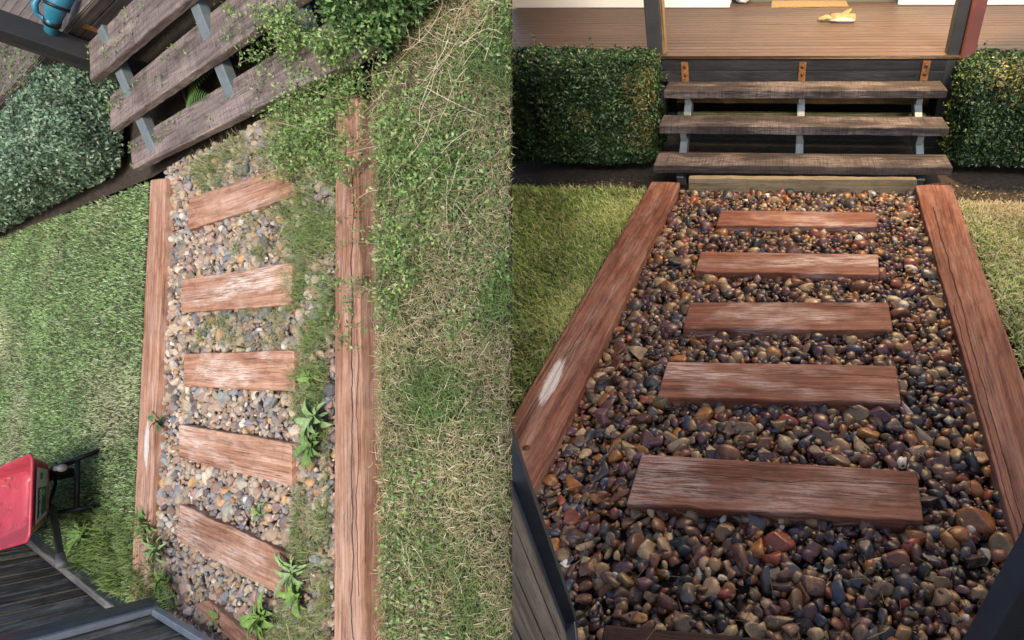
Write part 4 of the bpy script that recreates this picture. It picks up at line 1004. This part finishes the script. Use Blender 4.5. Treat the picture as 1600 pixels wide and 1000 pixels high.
# gate
g0, g1 = GA(248, 951, .05), GA(330, 1001, .05); gda = nz((g1 - g0) * np.array((1, 1, 0))); gna = np.cross(UP, gda); gna = gna if np.dot(gna, fn) > 0 else -gna
ga = thing('metal_gate', A, g0 * np.array((1, 1, 0)), 'galvanised gate frame with grey boards at the bottom of the overgrown garden', 'gate')
gb0 = g0 * np.array((1, 1, 0)); MT['gateA'] = plain('pale_blue_steel', (.38, .44, .50), .45, .3, 12, .2, .1)
beam('stile', A, gb0 + UP * .05, gb0 + UP * 1.1, .03, .03, MT['gateA'], ga, side=gda, r=.004)
beam('bottom_rail', A, g0 + UP * .02 + gda * .024, g0 + UP * .02 + gda * 1.2, .03, .03, MT['gateA'], ga, side=gna, r=.004)
for i in range(15):
    q = gb0 + gna * .035 + gda * (.045 + i * .074) + UP * .03; beam('gate_board', A, q, q + UP * 1.05, .062, .018, MT['paling'], ga, side=gda, nu=10, nv=3, r=.002, amp=.0025)
gp_ = GA(262, 941, 0); t = thing('gate_post', A, gp_, 'dark steel gate post between paling fence and galvanised gate', 'post')
beam('post_shaft', A, gp_ - UP * .03, gp_ + UP * 1.1, .07, .07, MT['bluesteel'], t, side=gda, r=.004)

# paling fence that carries on from the tidy garden's gate post, outside the picture
tf = thing('paling_fence', B, (2.5, .35, 0), 'tall weathered paling fence running right from the tidy gate post', 'fence')
for i in range(34):
    q = np.array((.66 + i * .118, .35 + .02 * (i % 2), -.03)); beam('paling', B, q, q + dz * 2.0, .112, .016, MT['paling'], tf, side=(1, 0, 0))
for z in (.35, 1.65): beam('rail', B, (.62, .31, z), (4.7, .31, z), .04, .08, MT['plinth'], tf)

gw = thing('added_shade_wall', B, (2.4, -.6, 0), 'tall grey weatherboard wall added unseen behind the gate to shade the tidy garden', 'wall')  # unseen wall added to keep the sun off the tidy garden
for i in range(17):
    za, zb_ = i * .185 - .03, i * .185 + .155
    plank('weatherboard', B, (np.array((-.25, -.5, zb_)), np.array((-.25, -.5, za)), np.array((6., -.5, zb_)), np.array((6., -.5, za))), .12, MT['white'], gw, up=(0, 1, 0), nu=3, nv=2, r=.003, amp=0.)

# wheelbarrow ---------------------------------------------------------------
l0, l1 = GA(157.5, 704.5), GA(156.5, 790); lat = nz(l1 - l0); fw = np.cross(UP, lat); fw = fw if fw[0] < 0 else -fw
wc = (l0 + l1) / 2
wb = thing('wheelbarrow', A, wc, 'red steel wheelbarrow with black frame standing on the overgrown lawn', 'wheelbarrow')
def wp(x, y, a): return A.on(x, y, wc + fw * a, fw)          # sight line against an upright plane a metres ahead of the legs
MT['tray'] = plain('red_enamel', (.44, .045, .075), .45, 0, 9, .2, .08, ((.30, .19, .14), .62), coat=.2)
bt0, bt1 = wp(79, 720, -.02), wp(78, 812, -.02)               # tray bottom, rear edge
rt0, rt1 = wp(49, 709, -.20), wp(45, 845, -.20)               # rear rim
zb, zr = (bt0[2] + bt1[2]) / 2, (rt0[2] + rt1[2]) / 2
def al(p): return np.dot(p - wc, lat)
b_l, b_r, r_l, r_r = al(bt0), al(bt1), al(rt0), al(rt1)
def wq(l, a, z): return wc + lat * l + fw * a + UP * z
TL = 1.75
def ringpts(l0_, l1_, a0, a1, z0, z1, r_, n=6):
    pts = []; cs = [(l1_ - r_, a0 + r_, -90, 0), (l1_ - r_, a1 - r_, 0, 90), (l0_ + r_, a1 - r_, 90, 180), (l0_ + r_, a0 + r_, 180, 270)]
    for (lx, ay_, t0, t1) in cs:
        for k in range(n + 1):
            t_ = R(t0 + (t1 - t0) * k / n); a_ = ay_ + r_ * math.sin(t_); z = z0 + (z1 - z0) * (a_ - a0) / (a1 - a0); pts.append(wq(lx + r_ * math.cos(t_), a_, z))
    return pts
rings = [ringpts(b_l + .02, b_r - .02, .0, .30, zb, zb, .05), ringpts(b_l, b_r, -.02, .36, zb + .012, zb + .014, .06),
         ringpts((b_l + r_l) / 2, (b_r + r_r) / 2, -.11, 1.02, (zb + zr) / 2, (zb + zr) / 2 + .02, .06), ringpts(r_l + .01, r_r - .01, -.20, TL, zr, zr + .05, .05)]
lip = [ringpts(r_l - .004, r_r + .004, -.210, TL + .012, zr + .003, zr + .053, .055), ringpts(r_l - .007, r_r + .007, -.213, TL + .016, zr - .006, zr + .044, .057)]
allr = rings + lip; V = [p for r_ in allr for p in r_]; k = len(rings[0]); Fc = [tuple(range(k))]
for i in range(len(allr) - 1):
    for j in range(k): Fc.append((i * k + j, i * k + (j + 1) % k, (i + 1) * k + (j + 1) % k, (i + 1) * k + j))
tr = mesh_obj('tray', V, Fc, A, MT['tray'], wb, smooth=True)
so_ = tr.modifiers.new('thickness', 'SOLIDIFY'); so_.thickness = .004; so_.offset = 0
n = 420; u = rng.uniform(.04, .96, n)[:, None]; v = rng.uniform(.02, .75, n)[:, None]
k = (vnoise(np.column_stack([u * 5, v * 7, v * 0]), 1., 33) > .0); u, v = u[k], v[k]; n = len(u)
q = (wq(b_l, .36, zb + .016) * (1 - u) + wq(b_r, .36, zb + .016) * u) * (1 - v) + (wq(r_l, TL, zr + .052) * (1 - u) + wq(r_r, TL, zr + .052) * u) * v + UP * .004
stuff('tray_clippings', A, [blades(q, rng.uniform(.015, .05, n), rng.uniform(.002, .004, n), pick([(.34, .24, .15), (.42, .33, .2), (.22, .2, .09)], n), 1.45, .1)], MT['straw'], 'dry clippings and dirt lying in the red tray', 'clippings')
# printed panel on the rear slope
def rear(u, v, off=.006):
    a = wq(b_l, -.02, zb + .015) * (1 - u) + wq(b_r, -.02, zb + .015) * u; b = wq(r_l, -.20, zr) * (1 - u) + wq(r_r, -.20, zr) * u; p = a * (1 - v) + b * v
    nn = nz(np.cross(wq(b_r, -.02, zb) - wq(b_l, -.02, zb), wq(r_l, -.2, zr) - wq(b_l, -.02, zb))); nn = nn if np.dot(nn, fw) < 0 else -nn; return p + nn * off
def panel(name, u0, u1, v0, v1, off, mat, parent):
    V = [rear(u0, v0, off), rear(u1, v0, off), rear(u1, v1, off), rear(u0, v1, off)] + [rear(u0, v0, off - .004), rear(u1, v0, off - .004), rear(u1, v1, off - .004), rear(u0, v1, off - .004)]
    return mesh_obj(name, V, [(0, 1, 2, 3), (4, 5, 6, 7)[::-1], (0, 4, 5, 1), (1, 5, 6, 2), (2, 6, 7, 3), (3, 7, 4, 0)], A, mat, parent)
pl = panel('label_panel', .16, .86, .18, .80, .014, plain('label_print_pale', (.50, .55, .50), .5, 0, 20, .1), wb)
panel('label_green', .42, .80, .24, .55, .016, plain('label_print_green', (.02, .14, .09), .5, 0, 20, .1), pl)
panel('label_black', .42, .80, .55, .76, .016, plain('label_print_black', (.012, .014, .014), .5, 0, 20, .1), pl)
panel('label_mark', .22, .31, .52, .66, .016, plain('label_print_mark', (.10, .14, .13), .5, 0, 40, .3), pl)
tube('label_emblem', A, [rear(.50, .44, .0165), rear(.50, .44, .018)], .022, plain('label_print_emblem', (.12, .30, .2), .5), pl, 14)
cu = bpy.data.curves.new('label_lettering', 'FONT'); cu.body = 'SHERLOCK'; cu.size = 1; cu.extrude = .01
tmp = bpy.data.objects.new('tmp', cu); COL.objects.link(tmp); dg = bpy.context.evaluated_depsgraph_get(); me = bpy.data.meshes.new_from_object(tmp.evaluated_get(dg)); bpy.data.objects.remove(tmp)
co = np.array([v.co[:] for v in me.vertices]); x0, x1, y0, y1 = co[:, 0].min(), co[:, 0].max(), co[:, 1].min(), co[:, 1].max()
nv_ = []
for p in co: nv_.append(rear(.79 - .36 * (p[0] - x0) / (x1 - x0), .60 + .11 * (p[1] - y0) / (y1 - y0), .0175 + (.0 if p[2] < 0 else .001)) - np.array(wb['_b']))
for v, q in zip(me.vertices, nv_): v.co = q
put('label_lettering', me, A, None, plain('label_print_white', (.8, .8, .78), .5), pl)
# handles, legs, brace, wheel
hz_ = zb - .03
he0, he1 = wp(97, 731, -.55), wp(96, 882, -.62)
for sgn, he in ((-1, he0), (1, he1)):
    lw = (b_l if sgn < 0 else b_r) * .72; root = wq(lw * .45, .30, hz_ - .02); mid = wq(lw, .05, hz_)
    hd_ = beam('handle', A, mid, he, .026, .026, MT['black'] if sgn > 0 else MT['grip'], wb, side=lat, r=.005)
    beam('chassis_rail', A, root, mid, .026, .026, MT['black'], wb, side=lat)
    d_ = nz(he - mid); tube('grip', A, [he - d_ * .10, he, he + d_ * .012], [.018, .020, .017], MT['grip'], wb, 12)
feet = (l0, l1)
for ft, lw in zip(feet, (b_l * .80, b_r * .80)):
    tube('leg', A, [wq(lw, .10, hz_ - .01), wq((al(ft) + lw) / 2, .03, hz_ * .5), ft + UP * .012], .014, MT['black'], wb, 10)
    tube('leg_brace', A, [wq(lw * .9, .28, hz_ - .03), ft + fw * .12 + UP * .014, ft + UP * .014], .011, MT['black'], wb, 10)
c0_, c1_ = (wq((al(l0) + b_l * .8) / 2, .03, hz_ * .5), wq((al(l1) + b_r * .8) / 2, .03, hz_ * .5)); tube('crossbar', A, [c0_, c1_], .011, MT['black'], wb, 10)
wh = GA(122, 738) + UP * .095; V = []; Fc = []; nu, nv2 = 32, 12
for i in range(nu):
    th = 2 * math.pi * i / nu; rd_ = fw * math.cos(th) + UP * math.sin(th)
    for j in range(nv2):
        ph = 2 * math.pi * j / nv2; V.append(wh + rd_ * (.068 + .027 * math.cos(ph)) + lat * .027 * math.sin(ph))
for i in range(nu):
    for j in range(nv2): Fc.append((i * nv2 + j, ((i + 1) % nu) * nv2 + j, ((i + 1) % nu) * nv2 + (j + 1) % nv2, i * nv2 + (j + 1) % nv2))
wt = mesh_obj('wheel', V, Fc, A, MT['rubber'], wb, smooth=True); wt['_b'] = wb['_b']
tube('hub', A, [wh - lat * .018, wh + lat * .018], .045, MT['galv'], wt, 18)
tube('axle', A, [wh - lat * .07, wh + lat * .07], .007, MT['black'], wb, 8)
for sgn in (-1, 1): beam('wheel_fork', A, wh + lat * .06 * sgn, wq((b_l + b_r) / 2 + sgn * .07, .12, hz_), .016, .016, MT['black'], wb)
for o in bpy.data.objects:
    if '_b' in o: del o['_b']
